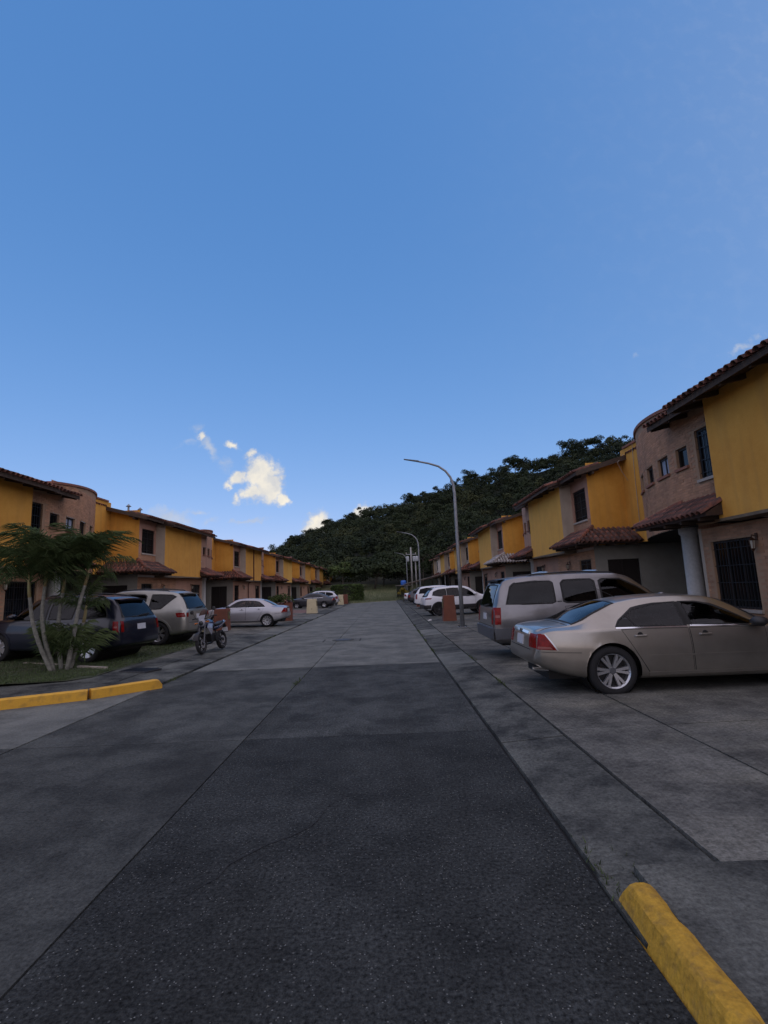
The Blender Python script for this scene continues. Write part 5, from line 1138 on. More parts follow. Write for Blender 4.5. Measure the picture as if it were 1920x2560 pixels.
# ------------------------------------------------------------------ motorcycle on its side stand
def motorcycle():
    r = empty('motorcycle')
    def wheel(x, rr, w):
        h = MB().lathe([(0, -.07), (.05, -.07), (.05, .07), (0, .07)], c=(x, 0, rr), axis='y', n=14).build('wheel', 'engine', r)
        MB().lathe([(rr * .76, -w * .4), (rr * .86, -w / 2), (rr * .97, -w * .3), (rr, 0), (rr * .97, w * .3), (rr * .86, w / 2), (rr * .76, w * .4)], c=(x, 0, rr), axis='y', n=32).build('tyre', 'tyre', h, smooth=True)
        m = MB().lathe([(rr * .70, -w * .3), (rr * .77, -w * .42), (rr * .77, w * .42), (rr * .70, w * .3)], c=(x, 0, rr), axis='y', n=32)
        for k in range(6):
            a = math.pi / 3 * k; m.bar((x + .04 * math.cos(a), 0, rr + .04 * math.sin(a)), (x + rr * .72 * math.cos(a), 0, rr + rr * .72 * math.sin(a)), .03, .03, up=(0, 1, 0))
        m.build('rim', 'wheel_dark', h)
        MB().lathe([(.06, .055), (.13, .055), (.13, .062), (.06, .062)], c=(x, 0, rr), axis='y', n=24).build('brake_disc', 'alloy', h)
    wheel(0, .30, .13); wheel(1.33, .30, .10)
    fk = MB()
    for y in (-.09, .09): fk.tube([(1.34, y, .30), (1.20, y, .62), (1.06, y, .98)], [.028, .024, .022], 10)
    fk.bar((1.06, -.13, .96), (1.06, .13, .96), .06, .04); fk.build('fork', 'trim_grey', r)
    MB().tube([(.92, -.38, 1.07), (.98, -.30, 1.08), (1.05, -.14, 1.02), (1.05, .14, 1.02), (.98, .30, 1.08), (.92, .38, 1.07)], .014, 8).build('handlebar', 'trim_black', r)
    for s in (-1, 1):
        MB().tube([(.92, s * .28 + s * .0, 1.075), (.90, s * .40, 1.065)], .02, 10).build('grip', 'seat_vinyl', r)
        mr = MB().tube([(1.0, s * .24, 1.07), (.97, s * .33, 1.25)], .007, 6).lathe([(0, .02), (.05, .012), (.062, 0), (.05, -.01), (0, -.012)], c=(.965, s * .36, 1.28), axis='x', n=14); mr.build('mirror', 'trim_black', r)
        MB().tube([(1.12, s * .10, .92), (1.13, s * .22, .92)], [.012, .03], 8).build('indicator', 'amber', r)
    def loft(name, m, secs, n=12, smooth=True):      # sections (x, zc, half width, half height)
        vs = []
        for (x, z, w, h) in secs: vs += [(x, w * math.copysign(abs(math.cos(a)) ** .75, math.cos(a)), z + h * math.copysign(abs(math.sin(a)) ** .75, math.sin(a))) for a in [2 * math.pi * k / n for k in range(n)]]
        fs = [(i * n + k, i * n + (k + 1) % n, (i + 1) * n + (k + 1) % n, (i + 1) * n + k) for i in range(len(secs) - 1) for k in range(n)] + [tuple(range(n)), tuple((len(secs) - 1) * n + k for k in range(n))]
        return MB().add(vs, fs).build(name, m, r, smooth=smooth)
    loft('tank', 'moto_blue', [(.50, .80, .08, .06), (.60, .83, .13, .10), (.78, .86, .165, .13), (.93, .86, .15, .12), (1.02, .85, .08, .08)])
    loft('seat', 'seat_vinyl', [(-.18, .86, .07, .03), (-.05, .85, .11, .045), (.2, .80, .13, .05), (.42, .79, .12, .05), (.54, .82, .08, .04)])
    loft('tail_fairing', 'moto_blue', [(-.33, .88, .04, .03), (-.2, .82, .09, .06), (.05, .74, .12, .07), (.32, .70, .11, .07), (.45, .70, .07, .05)])
    for s in (-1, 1):
        MB().add([(.78, s * .17, .84), (1.06, s * .16, .86), (1.16, s * .17, .74), (1.0, s * .20, .50), (.86, s * .18, .62), (.96, s * .225, .70)], [(0, 1, 5), (1, 2, 5), (2, 3, 5), (3, 4, 5), (4, 0, 5)]).build('tank_shroud', 'moto_white', r)
        MB().bar((-.28, s * .10, .86), (.28, s * .13, .72), .008, .035).build('side_stripe', 'moto_white', r)
    loft('headlight', 'moto_white', [(1.02, .90, .09, .10), (1.10, .91, .115, .12), (1.18, .90, .095, .095)])
    MB().lathe([(0, .02), (.06, .014), (.078, 0)], c=(1.175, 0, .90), axis='x', n=18).build('headlight_lens', 'car_glass_clear', r)
    MB().add([(1.13, -.09, 1.0), (1.13, .09, 1.0), (1.05, .11, 1.14), (1.05, -.11, 1.14)], [(0, 1, 2, 3)]).build('flyscreen', 'moto_white', r)
    mg = []
    for k in range(9):
        a = R(20 + 16 * k); mg += [(1.33 + .345 * math.cos(a), y, .30 + .345 * math.sin(a) + (.0 if abs(y) > .05 else .012)) for y in (-.075, 0, .075)]
    MB().add(mg, [(3 * k + j, 3 * k + j + 1, 3 * k + j + 4, 3 * k + j + 3) for k in range(8) for j in range(2)]).build('front_mudguard', 'trim_black', r, smooth=True)
    e = MB().box(.42, .92, -.13, .13, .30, .55); 
    for k in range(6): e.box(.66, .92, -.125, .125, .56 + k * .032, .575 + k * .032)
    e.lathe([(0, -.17), (.11, -.17), (.11, .17), (0, .17)], c=(.60, 0, .40), axis='y', n=20); e.build('engine', 'engine', r)
    MB().tube([(.92, -.06, .52), (1.02, -.10, .40), (.85, -.14, .24), (.4, -.16, .26), (-.05, -.19, .40), (-.22, -.20, .46)], [.022, .022, .022, .03, .05, .05], 10).build('exhaust', 'trim_black', r)
    f = MB(); f.tube([(1.05, 0, .90), (.75, 0, .72), (.35, 0, .68), (.30, 0, .36)], .03, 8); f.bar((0, -.085, .30), (.36, -.085, .38), .03, .06); f.bar((0, .085, .30), (.36, .085, .38), .03, .06); f.build('chassis', 'trim_black', r)
    MB().tube([(.42, .13, .30), (.36, .30, .01)], .013, 6).build('side_stand', 'trim_grey', r)
    MB().box(-.36, -.33, -.09, .09, .52, .66).build('licence_plate', 'plate', r)
    MB().add([(-.30, -.06, .80), (-.30, .06, .80), (-.42, .07, .50), (-.42, -.07, .50)], [(0, 1, 2, 3)]).build('rear_mudguard', 'trim_black', r)
    return r
mt = motorcycle(); mt.scale = (.9, .9, .9); mt.location = (-4.86, 14.75, .095); mt.rotation_euler = (R(9), 0, R(-97))
tag(mt, 'blue and white motorcycle leaning on its stand in front of the champagne SUV', 'motorcycle')
bag = MB(); _v = []
for i in range(9):
    t = i / 8; w = .17 * math.sin(math.pi * (.12 + .80 * t)) ** .7
    _v += [(.0 + w * .62 * math.cos(a), w * math.sin(a) * 1.15, .16 - .34 * t) for a in [2 * math.pi * k / 14 for k in range(14)]]
bag.add(_v, [(i * 14 + k, i * 14 + (k + 1) % 14, (i + 1) * 14 + (k + 1) % 14, (i + 1) * 14 + k) for i in range(8) for k in range(14)] + [tuple(range(14)), tuple(112 + k for k in range(14))])
bg_ = bag.build('helmet', 'bag_brown', smooth=True); bg_.scale = (.9, .9, .9); bg_.location = (-5.17, 14.0, 1.11); bg_.rotation_euler = (R(70), R(25), R(10))
tag(bg_, 'dark brown helmet hung on the handlebar of the motorcycle', 'helmet')

# ------------------------------------------------------------------ street furniture
def street_lamp(x, y, label, z=.06):
    r = empty('street_lamp', (x, y, z))
    MB().box(-.17, .17, -.17, .17, -.05, .02).build('base_plate', 'galvanised', r)
    for sx in (-1, 1):
        for sy in (-1, 1): MB().lathe([(0, .07), (.018, .07), (.018, .02)], c=(sx * .13, sy * .13, 0), n=6).build('bolt', 'manhole_iron', r)
    MB().tube([(0, 0, 0), (0, 0, 2.5), (0, 0, 5.2), (-.03, 0, 5.55), (-.12, 0, 5.86), (-.30, 0, 6.12), (-.58, 0, 6.33), (-.95, 0, 6.46), (-1.42, 0, 6.57)], [.085, .072, .056, .052, .048, .045, .042, .038, .034], 12).build('pole', 'galvanised', r, smooth=True)
    MB().hexa([(-1.36, -.05, 6.535), (-1.95, -.06, 6.66), (-1.95, .06, 6.66), (-1.36, .05, 6.535), (-1.36, -.04, 6.60), (-1.95, -.04, 6.69), (-1.95, .04, 6.69), (-1.36, .04, 6.60)]).build('lamp_head', 'lamp_head', r, bevel=.008)
    return tag(r, label, 'street lamp', 'curved street lamps along the right pavement')
street_lamp(2.83, 19.25, 'nearest tall curved street lamp, beside the brick meter pillar')
street_lamp(3.02, 45.0, 'second curved street lamp, rising from behind the white people carrier')
street_lamp(3.32, 80.0, 'farthest small curved street lamp, next to the transformer pole', z=.6)
up = empty('utility_pole', (4.35, 85, .8))
MB().tube([(0, 0, 0), (0, 0, 7.6)], [.16, .11], 12).build('pole', 'pole_concrete', up, smooth=True)
MB().tube([(.75, .3, 0), (.72, .3, 5.2)], [.13, .10], 10).build('second_pole', 'pole_concrete', up, smooth=True)
MB().box(-.9, .9, -.06, .06, 6.35, 6.47).build('crossarm', 'galvanised', up)
for x in (-.62, .50, .95):
    MB().lathe([(0, 6.1), (.24, 6.05), (.26, 5.9), (.26, 5.25), (.22, 5.18), (0, 5.18)], c=(x, -.1, 0), n=16).build('transformer', 'transformer', up, smooth=True)
for x in (-.8, 0, .8): MB().lathe([(.03, 6.47), (.07, 6.52), (.04, 6.6), (.07, 6.65), (.02, 6.75)], c=(x, 0, 0), n=10).build('insulator', 'sill', up)
tag(up, 'concrete utility pole with grey transformers standing before the wooded hill', 'utility pole')

def pillar(name, x, y, w, dp, h, m, label, z, door_face=None, taper=.05, cap=False):
    r = empty(name, (x, y, z)); t = taper
    MB().hexa([(-w / 2, -dp / 2, -.1), (w / 2, -dp / 2, -.1), (w / 2, dp / 2, -.1), (-w / 2, dp / 2, -.1), (-w / 2 + t, -dp / 2 + t, h), (w / 2 - t, -dp / 2 + t, h), (w / 2 - t, dp / 2 - t, h), (-w / 2 + t, dp / 2 - t, h)]).build('pillar_body', m, r, bevel=.02)
    if door_face:
        sx = door_face; xx = sx * (w / 2 - t * .6)
        MB().box(min(xx, xx + sx * .03), max(xx, xx + sx * .03), -.13, .13, h * .48, h * .86).build('meter_door', 'meter_door', r, bevel=.005)
        MB().box(min(xx + sx * .03, xx + sx * .036), max(xx + sx * .03, xx + sx * .036), -.07, .07, h * .66, h * .80).build('meter_window', 'car_glass_clear', r)
    return tag(r, label, 'pillar', 'meter pillars by the drives')
pillar('meter_pillar', 2.80, 23.0, .60, .62, 1.06, 'brick_pillar', 'red-brown brick meter pillar in front of the white crossover', .14, -1, .06)
pillar('meter_pillar', 2.62, 40.6, .55, .6, 1.06, 'brick_pillar', 'narrow red-brown meter pillar beside the white people carrier', .14, -1, .05)
pillar('meter_pillar', -7.15, 21.6, .60, .5, .84, 'brick_pillar', 'red-brown meter pillar between the motorcycle and the silver sedan', .2, 1, .02)
pillar('meter_pillar', -5.38, 35.6, .74, .66, .94, 'cream', 'cream meter pillar with a dark meter door, before the old dark sedan', .14, 1, .06)
pillar('meter_pillar', -5.05, 54.0, .62, .6, .98, 'cream', 'small cream pillar far on the left, next to a brick one', .14, 1, .05)
pillar('meter_pillar', -4.85, 56.6, .74, .6, .98, 'brick_pillar', 'farthest brick pillar on the left, in front of the hedge', .14, 1, .03)
gw = empty('garden_wall', (-5.25, 27.5, .12))
MB().box(-2.9, -.38, -.10, .10, -.1, .86).build('wall_body', 'brick_pillar', gw)
MB().box(-.42, .0, -.17, .17, -.1, .95).build('end_pier', 'brick_pillar', gw, bevel=.01)
for k in range(13):
    t = bpy.data.objects.new('roof_tile', TILE_ME); COL.objects.link(t); t.parent = gw; t.location = (-2.8 + k * .2, -.2, .87); t.scale.x = 1.1
for k in range(2):
    t = bpy.data.objects.new('roof_tile', TILE_ME); COL.objects.link(t); t.parent = gw; t.location = (-.31 + k * .2, -.22, .96)
tag(gw, 'low red brick garden wall with clay tile capping behind the silver sedan', 'wall')
gp = MB().box(-.05, .05, -.05, .05, -.05, 1.0).build('gate_post', 'cream', loc=(-6.75, 18.35, .18))
tag(gp, 'thin pale gate post beside the champagne SUV', 'post')
# carport at the end of the right row
cp = empty('carport', (2.2, 58, 0))
MB().hexa([(-.05, 0, 2.00), (4.9, 0, 3.10), (4.9, 9, 3.10), (-.05, 9, 2.00), (-.05, 0, 2.07), (4.9, 0, 3.17), (4.9, 9, 3.17), (-.05, 9, 2.07)]).build('sheet_roof', 'sheet_roof', cp)
for y in (.3, 4.5, 8.7):
    MB().box(.1, .18, y - .04, y + .04, 0, 2.02).build('post', 'galvanised', cp); MB().box(4.6, 4.68, y - .04, y + .04, 0, 3.03).build('post', 'galvanised', cp)
MB().bar((0, .06, 1.94), (4.9, .06, 3.03), .06, .10).build('front_beam', 'wood_end', cp)
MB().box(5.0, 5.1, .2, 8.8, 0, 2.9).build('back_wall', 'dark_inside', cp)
tag(cp, 'flat lean-to carport with a thin sloping sheet roof on the far right', 'carport')
sh = empty('pump_shed', (2.35, 70.5, .3))
MB().box(-1.0, .9, -.7, .9, 0, 1.55).build('shed_wall', 'forest_floor', sh); MB().box(-1.15, 1.05, -.85, 1.05, 1.55, 1.66).build('shed_roof', 'sheet_roof', sh)
tag(sh, 'small brown shed at the end of the street, under a blue tank', 'shed')
tk = empty('water_tank', (2.36, 70.5, 1.97))
MB().lathe([(.38, 0), (.40, .3), (.38, .55), (.25, .64), (0, .66)], n=20).build('tank_body', 'tank_blue', tk, smooth=True)
tag(tk, 'blue water tank on the little shed at the end of the street', 'water tank')
lt = MB().add([(0, 0, 0), (.16, .03, .02), (.14, .15, .05), (-.02, .12, .015), (.07, .07, .06)], [(0, 1, 4), (1, 2, 4), (2, 3, 4), (3, 0, 4)]).build('litter', 'litter', loc=(1.78, 22.4, .13))
tag(lt, 'crumpled scrap of white paper on the right pavement', 'litter')

# ------------------------------------------------------------------ plants
def leaf_mesh(name, vs, fs): 
    me = bpy.data.meshes.new(name); me.from_pydata(np.asarray(vs).tolist(), [], np.asarray(fs).tolist()); return me
def leaf_quads(centers, normals, size, rg, aspect=.6, bend=.0):
    """Rhombic leaves at centers facing roughly along normals."""
    n = len(centers); t = rg.normal(size=(n, 3)); t -= normals * np.sum(t * normals, 1, keepdims=True); t /= np.linalg.norm(t, axis=1, keepdims=True) + 1e-9
    b = np.cross(normals, t); s = (size if np.ndim(size) else np.full(n, size))[:, None]
    v = np.empty((n, 4, 3)); v[:, 0] = centers - t * s; v[:, 1] = centers - b * s * aspect - normals * s * .15; v[:, 2] = centers + t * s; v[:, 3] = centers + b * s * aspect - normals * s * .15
    return v.reshape(-1, 3), np.arange(n * 4).reshape(-1, 4)
def crown(rg, R_, H_, nblob, nleaf, size, flat=.75, spread=1.0):
    """Leaf points of one crown: several clumps, leaves on their shells."""
    cs = []; 
    for k in range(nblob):
        a = rg.uniform(0, 2 * math.pi); rr = R_ * spread * math.sqrt(rg.uniform(.02, 1)) * .72
        cs.append((rr * math.cos(a), rr * math.sin(a), H_ * (.42 + .48 * rg.uniform(0, 1) * (1 - .5 * rr / R_)), R_ * rg.uniform(.28, .48)))
    cs = np.array(cs); i = rg.integers(0, nblob, nleaf); d = rg.normal(size=(nleaf, 3)); d[:, 2] = np.where(d[:, 2] < -.35, -d[:, 2], d[:, 2]); d /= np.linalg.norm(d, axis=1, keepdims=True)
    rad = cs[i, 3:4] * rg.uniform(.55, 1.08, (nleaf, 1)); p = cs[i, :3] + d * rad * np.array([1, 1, flat])
    nm = d + rg.normal(0, .55, (nleaf, 3)); nm[:, 2] += .35; nm /= np.linalg.norm(nm, axis=1, keepdims=True)
    return leaf_quads(p, nm, size * rg.uniform(.6, 1.3, nleaf), rg)
# hill terrain: ridge outline as slope (z/y) against bearing (x/y)
RIDGE = [(-1.2, .035), (-.8, .045), (-.5, .058), (-.35, .066), (-.2568, .082), (-.219, .086), (-.2048, .102), (-.1715, .119), (-.1335, .128), (-.1044, .148), (-.066, .152), (-.028, .162), (.02, .174), (.069, .191), (.118, .204), (.152, .220), (.2155, .230), (.27, .251), (.324, .256), (.389, .276), (.433, .284), (.512, .295), (.7, .31), (1.0, .33), (1.6, .36)]
def ridge_v(u): return float(np.interp(u, [a for a, _ in RIDGE], [b for _, b in RIDGE]))
def ridge_y(u): return float(np.clip(205 - 130 * u, 95, 235))
def base_y(u): return float(np.clip(92 - 70 * max(u - .06, 0), 30, 92)) if u > -.12 else 92 + min((-.12 - u) * 160, 60)
def hill_z(u, t):
    """height above the street on bearing u at fraction t between foot and ridge"""
    yr = ridge_y(u); zt = CAM_H + ridge_v(u) * yr - 5.2
    z0 = 1.6
    return z0 + (zt - z0) * (t ** 1.15) + .8 * math.sin(u * 31 + t * 9) * t * (1 - t) * 4
hv = []; NU, NT = 90, 26
us = np.linspace(-1.2, 1.6, NU + 1); ts = list(np.linspace(-.22, 1, NT)) + [1.12, 1.5]
for u in us:
    yb, yr = base_y(u), ridge_y(u)
    for t in ts:
        y = yb + (yr - yb) * t
        z = hill_z(u, t) if 0 <= t <= 1 else (1.6 + t * 9.0 if t < 0 else hill_z(u, 1) - (t - 1) * 40)
        hv.append((u * y, y, z))
K = len(ts)
struct(MB().add(hv, [(i * K + j, (i + 1) * K + j, (i + 1) * K + j + 1, i * K + j + 1) for i in range(NU) for j in range(K - 1)]).build('hill', 'forest_floor', smooth=True))
# grass bank at the end of the street
gv = []; GX, GY = 60, 24
for i in range(GX + 1):
    x = -14 + 54 * i / GX; y0 = float(np.interp(x, [-14, -4.4, 1.2, 9, 40], [63, 58.5, 64.4, 68, 70]))
    for j in range(GY + 1):
        t = j / GY; y = y0 + (100 - y0) * t; gv.append((x, y, -.02 + .05 * min(1, t * 20) + 2.6 * (t ** 1.25) + random.uniform(-.04, .04) * t))
struct(MB().add(gv, [(i * (GY + 1) + j, (i + 1) * (GY + 1) + j, (i + 1) * (GY + 1) + j + 1, i * (GY + 1) + j + 1) for i in range(GX) for j in range(GY)]).build('grass_bank', 'grass_bank', smooth=True))
def bank_z(x, y):
    y0 = np.interp(x, [-14, -4.4, 1.2, 9, 40], [63, 58.5, 64.4, 68, 70]); t = np.clip((y - y0) / (100 - y0), 0, 1); return .03 + 2.6 * t ** 1.25
def reg_bank(n):
    x = rng.uniform(-9, 16, n); y0 = np.interp(x, [-14, -4.4, 1.2, 9, 40], [63, 58.5, 64.4, 68, 70]); return x, y0 + (98 - y0) * rng.uniform(0, 1, n) ** 1.3
gb = blades('bank_grass', 40000, reg_bank, .32, 'grass_blade', 'rough grass on the bank where the street ends', bank_z)
# the wood on the hill: one mass of crowns
rg = np.random.default_rng(11); protos = [crown(rg, 3.8, 6.6, 9, 760, .25, .75) for _ in range(5)] + [crown(rg, 4.8, 6.0, 13, 880, .25, .5) for _ in range(4)] + [crown(rg, 2.8, 8.0, 8, 640, .24, .9) for _ in range(4)]
AV, AF, AM = [], [], []; off = 0; pts = []
tries = 0
while len(pts) < 1150 and tries < 60000:
    tries += 1
    u = rg.uniform(-.42, 1.15); t = rg.uniform(0, 1.04) ** .9; yb, yr = base_y(u), ridge_y(u); y = yb + (yr - yb) * t; x = u * y
    if rg.uniform(0, 1) > y / 235: continue
    if x < 20 and y < 84: continue
    z = hill_z(u, min(t, 1)) - (max(0, t - 1)) * 30
    if any((x - a) ** 2 + (y - b) ** 2 < 3.1 ** 2 for a, b, *_ in pts[-1500:]): continue
    pts.append((x, y, z))
for (x, y, z) in pts:
    v, f = protos[rg.integers(0, len(protos))]; s = rg.uniform(.62, 1.12) * (1.18 if rg.uniform() > .88 else 1); a = rg.uniform(0, 6.28)
    M_ = np.array([[math.cos(a), -math.sin(a), 0], [math.sin(a), math.cos(a), 0], [0, 0, 1]]) * s
    AV.append(v @ M_.T + np.array([x, y, z - .8])); AF.append(f + off); off += len(v); AM.append(np.full(len(f), rg.choice([0, 0, 0, 1, 2, 2]), dtype=np.int32))
AV = np.concatenate(AV); AF = np.concatenate(AF)
me = bpy.data.meshes.new('wood'); me.vertices.add(len(AV)); me.vertices.foreach_set('co', AV.astype(np.float32).ravel()); me.loops.add(AF.size); me.loops.foreach_set('vertex_index', AF.astype(np.int32).ravel())
me.polygons.add(len(AF)); me.polygons.foreach_set('loop_start', np.arange(0, AF.size, 4, dtype=np.int32)); me.update(calc_edges=True)
for _n in ('leaf_forest', 'leaf_forest_olive', 'leaf_forest_deep'): me.materials.append(MATS[_n])
me.polygons.foreach_set('material_index', np.concatenate(AM))
tag(obj('hillside_wood', me, None), 'dense dark wood covering the hillside behind the street', 'wood', kind='stuff')

def tree(name, x, y, z, h, r, label, seed, leaves=1500, size=.3, nblob=10, lean=(0, 0), trunk_r=.16, m='leaf_dark', flat=.65, fork=5, group=None, trunk_h=.45):
    g = np.random.default_rng(seed); R0 = empty(name, (x, y, z)); v, f = crown(g, r, h, nblob, leaves, size, flat)
    tm = MB(); top = Vector((lean[0], lean[1], h * trunk_h)); tm.tube([(0, 0, -.3), (lean[0] * .3 + .05, lean[1] * .3, h * trunk_h * .5), top], [trunk_r, trunk_r * .8, trunk_r * .62], 8)
    for k in range(fork):
        a = 2 * math.pi * k / fork + g.uniform(-.4, .4); e = Vector((math.cos(a) * r * .6, math.sin(a) * r * .6, h * g.uniform(.6, .82))); mid = top.lerp(e, .5) + Vector((0, 0, h * .05)); tm.tube([top, mid, e], [trunk_r * .5, trunk_r * .33, trunk_r * .12], 6)
    tm.build('trunk', 'bark', R0, smooth=True); obj('crown', leaf_mesh('crown', v, f), m, R0)
    return tag(R0, label, 'tree', group)
def hz(u, t): return hill_z(u, t)
tree('broadleaf_tree', -2.2, 87, 1.5, 6.2, 5.6, 'wide spreading tree with layered branches at the end of the street', 5, 3600, .26, 15, (.6, 0), .2, flat=.5, trunk_h=.35)
tree('broadleaf_tree', 4.2, 90, 1.8, 6.4, 4.4, 'rounded dark tree behind the farthest street lamp', 6, 2400, .27, 11, (0, 0), .17)
tree('broadleaf_tree', -7.6, 86, 1.3, 6.0, 3.4, 'small pale-edged tree directly behind the clipped hedge', 8, 1800, .25, 9, m='leaf_shrub')
for i, (u, hgt, lab) in enumerate([(-.188, 8.0, 'leftmost tree on the skyline, where the ridge meets the roofs'), (-.118, 8.6, 'feathery tree on the skyline beside the low bright cloud'), (-.065, 7.4, 'broad tree on the skyline between the two small clouds'), (.062, 7.8, 'round tree on the skyline left of the nearest lamp'), (.175, 9.2, 'tall spiky tree on the skyline just right of the nearest lamp'), (.275, 8.8, 'tree standing out on the upper ridge, halfway to the houses'), (.395, 9.6, 'high tree on the ridge above the second right-hand roof'), (.447, 8.4, 'ridge tree closest to the nearest right-hand parapet')]):
    y = ridge_y(u) - 3; tree('ridge_tree', u * y, y, hz(u, .98) - .8, hgt, hgt * .46, lab, 40 + i, 2300, .22, 11, (.3, 0), .2, flat=.7, group='trees standing on the ridge')
for i, (x, y, lab) in enumerate([(6.4, 88, 'slim pale-trunked tree just right of the transformer pole'), (8.2, 90, 'second slim pale-trunked tree, above the carport roof'), (-.6, 92, 'slim tree with a pale trunk at the foot of the wood')]):
    tree('slim_tree', x, y, 1.9, 7.4, 2.4, lab, 60 + i, 900, .28, 6, (.2, 0), .12, flat=.9, trunk_h=.6, group='slim trees at the foot of the hill')
# clipped hedge
g = np.random.default_rng(21)
def boxy_hedge(name, x0, x1, y0, y1, z0, z1, label, n, size, m, cat='hedge'):
    r = empty(name, ((x0 + x1) / 2, (y0 + y1) / 2, z0)); w, d_, h_ = (x1 - x0) / 2, (y1 - y0) / 2, z1 - z0
    a = g.uniform(0, 2 * math.pi, n); q = g.uniform(-1, 1, n); p = np.stack([np.sign(np.cos(a)) * np.abs(np.cos(a)) ** .45 * w, np.sign(np.sin(a)) * np.abs(np.sin(a)) ** .45 * d_, (q * .5 + .5) * h_], 1)
    tp = g.uniform(0, 1, n) < .35; p[tp] = np.stack([g.uniform(-w, w, tp.sum()) * .97, g.uniform(-d_, d_, tp.sum()) * .95, np.full(tp.sum(), h_)], 1); p[:, 2] -= .10 * (np.abs(p[:, 0]) / w) ** 8 * h_
    nm = p - np.array([0, 0, h_ * .5]); nm /= np.linalg.norm(nm, axis=1, keepdims=True) + 1e-6; nm += g.normal(0, .6, nm.shape); nm /= np.linalg.norm(nm, axis=1, keepdims=True); p += g.normal(0, .07, p.shape) * np.array([1, 1, .6])
    v, f = leaf_quads(p, nm, size * g.uniform(.6, 1.3, n), g); obj('foliage', leaf_mesh('foliage', v, f), m, r)
    MB().box(-w * .9, w * .9, -d_ * .85, d_ * .85, .05, h_ * .93).build('branches', 'forest_floor', r)
    return tag(r, label, cat)
boxy_hedge('clipped_hedge', -7.2, -3.15, 63.6, 66.0, .1, 2.22, 'clipped green hedge with a flat top at the end of the left row', 5200, .11, 'leaf_hedge')
def shrub(x, y, z, r_, h_, label, seed, n=700, size=.07, m='leaf_shrub', name='shrub', cat='shrub'):
    g2 = np.random.default_rng(seed); R0 = empty(name, (x, y, z)); v, f = crown(g2, r_, h_, 7, n, size, .9); obj('foliage', leaf_mesh('foliage', v, f), m, R0)
    t = MB()
    for k in range(5):
        a = 1.26 * k; t.tube([(0, 0, -.05), (.5 * r_ * math.cos(a), .5 * r_ * math.sin(a), h_ * .6)], [.02, .008], 5)
    t.build('stems', 'bark', R0); return tag(R0, label, cat)
shrub(1.85, 56.5, .06, .75, 1.75, 'yellow-leaved shrub at the kerb before the carport', 71, 1500, .075, 'leaf_yellow')
shrub(-8.6, 39.2, .22, 1.3, 1.2, 'dark leafy bush left of the old dark sedan', 72, 1300, .08)
shrub(-8.2, 58.6, .2, 1.2, 1.9, 'green bush in front of the last left-hand houses', 73, 1400, .09)
shrub(-6.6, 60.2, .1, .9, 1.5, 'small rounded bush between the brick pillar and the hedge', 74, 900, .08)
shrub(-4.6, 58.2, .1, .6, .75, 'low scrubby plant by the farthest brick pillar', 75, 500, .07)
shrub(-5.2, 50.4, .14, .5, .6, 'low weeds beside the pale hatchback', 76, 400, .06)
def spiky(x, y, z, h_, label, seed, n=26, m='leaf_palm'):
    g2 = random.Random(seed); r = empty('potted_plant', (x, y, z)); mb = MB()
    MB().lathe([(.0, 0), (.13, 0), (.19, .30), (.17, .30), (.15, .24), (0, .24)], n=16).build('pot', 'brick_pillar', r)
    for k in range(n):
        a = g2.uniform(0, 6.28); b = g2.uniform(.15, .75); L_ = h_ * g2.uniform(.6, 1); w = .022; d = Vector((math.cos(a), math.sin(a), 0)); s = Vector((-d.y, d.x, 0)) * w
        p0 = Vector((0, 0, .25)); p1 = p0 + d * L_ * b * .45 + Vector((0, 0, L_ * .65)); p2 = p0 + d * L_ * b + Vector((0, 0, L_ * (1 - .35 * b)))
        mb.add([p0 - s * .6, p0 + s * .6, p1 + s, p1 - s, p2], [(0, 1, 2, 3), (3, 2, 4)])
    mb.build('leaves', m, r); return tag(r, label, 'plant')
spiky(-10.6, 26.9, .3, 1.5, 'spiky potted plant in the porch behind the motorcycle', 1)
spiky(6.9, 33.5, .26, 1.45, 'tall spiky plant by a doorway, right of the nearest lamp', 2)
spiky(6.2, 31.2, .25, .9, 'low potted plant beside the white crossover bonnet', 3)

# ------------------------------------------------------------------ palm clump on the corner lawn
def frond_mesh(name, L_, droop, seed, nl=34, wl=.36):
    g2 = random.Random(seed); vs, fs = [], []
    P = [Vector((L_ * (t - .16 * t * t * droop), 0, L_ * (.62 * t - droop * .62 * t * t))) for t in [i / 16 for i in range(17)]]
    mb = MB().tube(P, [.014 - .011 * i / 16 for i in range(17)], 5)
    for k in range(nl):
        t = .14 + .85 * k / (nl - 1); i = min(int(t * 16), 15); p = P[i].lerp(P[i + 1], t * 16 - i); d = (P[i + 1] - P[i]).normalized()
        ll = wl * (math.sin(math.pi * min(.98, .22 + .72 * t)) ** .8) * g2.uniform(.85, 1.1)
        for sd in (1, -1):
            q = (d * (.45 + .45 * t + .2 * g2.random()) + Vector((0, sd * .85, .25 - .55 * g2.random()))).normalized(); w = d * .013 + Vector((0, 0, .005))
            m1 = p + q * ll * .5 + Vector((0, 0, .015)); e = p + q * ll + Vector((0, 0, -.42 * ll - .10 * g2.random()))
            mb.add([p - w * .7, p + w * .7, m1 + w, m1 - w, e], [(0, 1, 2, 3), (3, 2, 4)])
    me = mb.mesh(name); me.materials.append(MATS['leaf_palm']); return me
FR = [frond_mesh('frond', 1.72, 1.20, 1, 34, .56), frond_mesh('frond', 1.55, 1.0, 2, 32, .54), frond_mesh('frond', 1.35, .7, 3, 28, .48), frond_mesh('frond', 1.0, .8, 4, 18, .34)]
pc = empty('palm_clump', (-7.38, 11.05, .13)); SR = Vector((.835, .55, 0)); SF = Vector((-.55, .835, 0)); rp = random.Random(5)
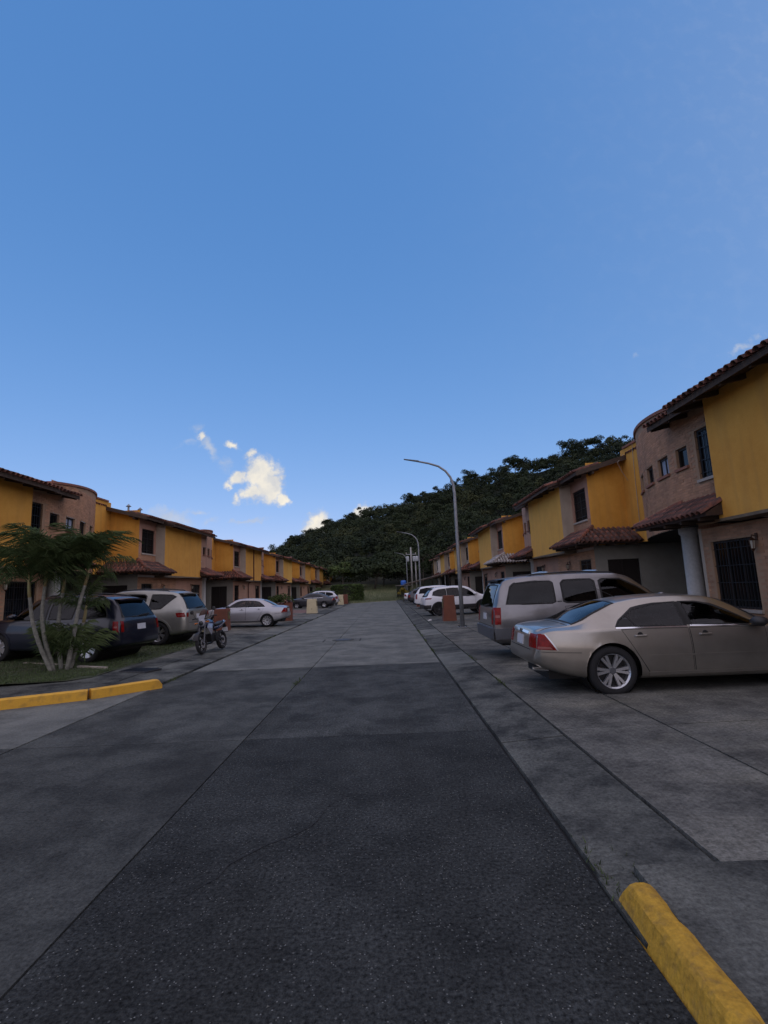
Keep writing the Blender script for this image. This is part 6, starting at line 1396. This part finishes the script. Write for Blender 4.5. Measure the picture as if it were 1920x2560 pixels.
TR = [([(.02, 0, 0), (-.22, .0, .58), (-.38, .02, 1.1), (-.46, .05, 1.62)], 15), ([(.06, .06, 0), (-.14, .06, .70), (-.22, .08, 1.25), (-.20, .1, 1.85)], 15), ([(.20, .22, 0), (.10, .3, .8), (.10, .35, 1.25), (.14, .4, 1.70)], 14),
      ([(.30, .05, 0), (.40, .05, .80), (.46, .08, 1.35), (.56, .1, 1.85)], 16), ([(.36, .18, 0), (.48, .25, .42), (.54, .3, .75), (.58, .34, 1.0)], 9)]
def catmull(P, n):
    Q = [P[0] * 2 - P[1]] + P + [P[-1] * 2 - P[-2]]; out = []
    for i in range(1, len(Q) - 2):
        for k in range(n):
            t = k / n; out.append(.5 * ((2 * Q[i]) + (Q[i + 1] - Q[i - 1]) * t + (2 * Q[i - 1] - 5 * Q[i] + 4 * Q[i + 1] - Q[i + 2]) * t * t + (3 * Q[i] - Q[i - 1] - 3 * Q[i + 1] + Q[i + 2]) * t ** 3))
    return out + [P[-1]]
for path, nf in TR:
    pts_ = [SR * a + SF * b + Vector((0, 0, c_)) for a, b, c_ in path]; dense = catmull(pts_, 8)
    MB().tube(dense, [(.046 - .014 * i / len(dense)) * (1.14 if i % 3 == 0 else 1) for i in range(len(dense))], 9).build('trunk', 'palm_bark', pc, smooth=True)
    tp = pts_[-1]; dr = (dense[-1] - dense[-3]).normalized(); t2 = tp + dr * .2 + Vector((0, 0, .03)); t3 = t2 + dr * .12 + Vector((0, 0, .14)); MB().tube([tp - dr * .02, tp + dr * .1, t2, t3], [.033, .036, .034, .016], 9).build('crownshaft', 'palm_sheath', pc, smooth=True)
    for k in range(nf):
        f_ = bpy.data.objects.new('frond', FR[rp.choice((0, 0, 1, 1, 2))] if nf > 9 else FR[3]); COL.objects.link(f_); f_.parent = pc; f_.location = t2.lerp(t3, rp.random())
        f_.rotation_euler = (rp.uniform(-.35, .35), -R(rp.uniform(-6, 58)), 2 * math.pi * k / nf + rp.uniform(-.35, .35)); s_ = rp.uniform(.74, .98); f_.scale = (s_, s_, s_)
for k in range(22):
    f_ = bpy.data.objects.new('frond', FR[3]); COL.objects.link(f_); f_.parent = pc; f_.location = SR * rp.uniform(-.1, .65) + SF * rp.uniform(0, .3) + Vector((0, 0, .15 + .3 * rp.random())); f_.rotation_euler = (0, -R(rp.uniform(20, 50)), rp.uniform(0, 6.28))
tag(pc, 'clump of slim-trunked feathery palms on the corner lawn by the yellow kerb', 'palm')
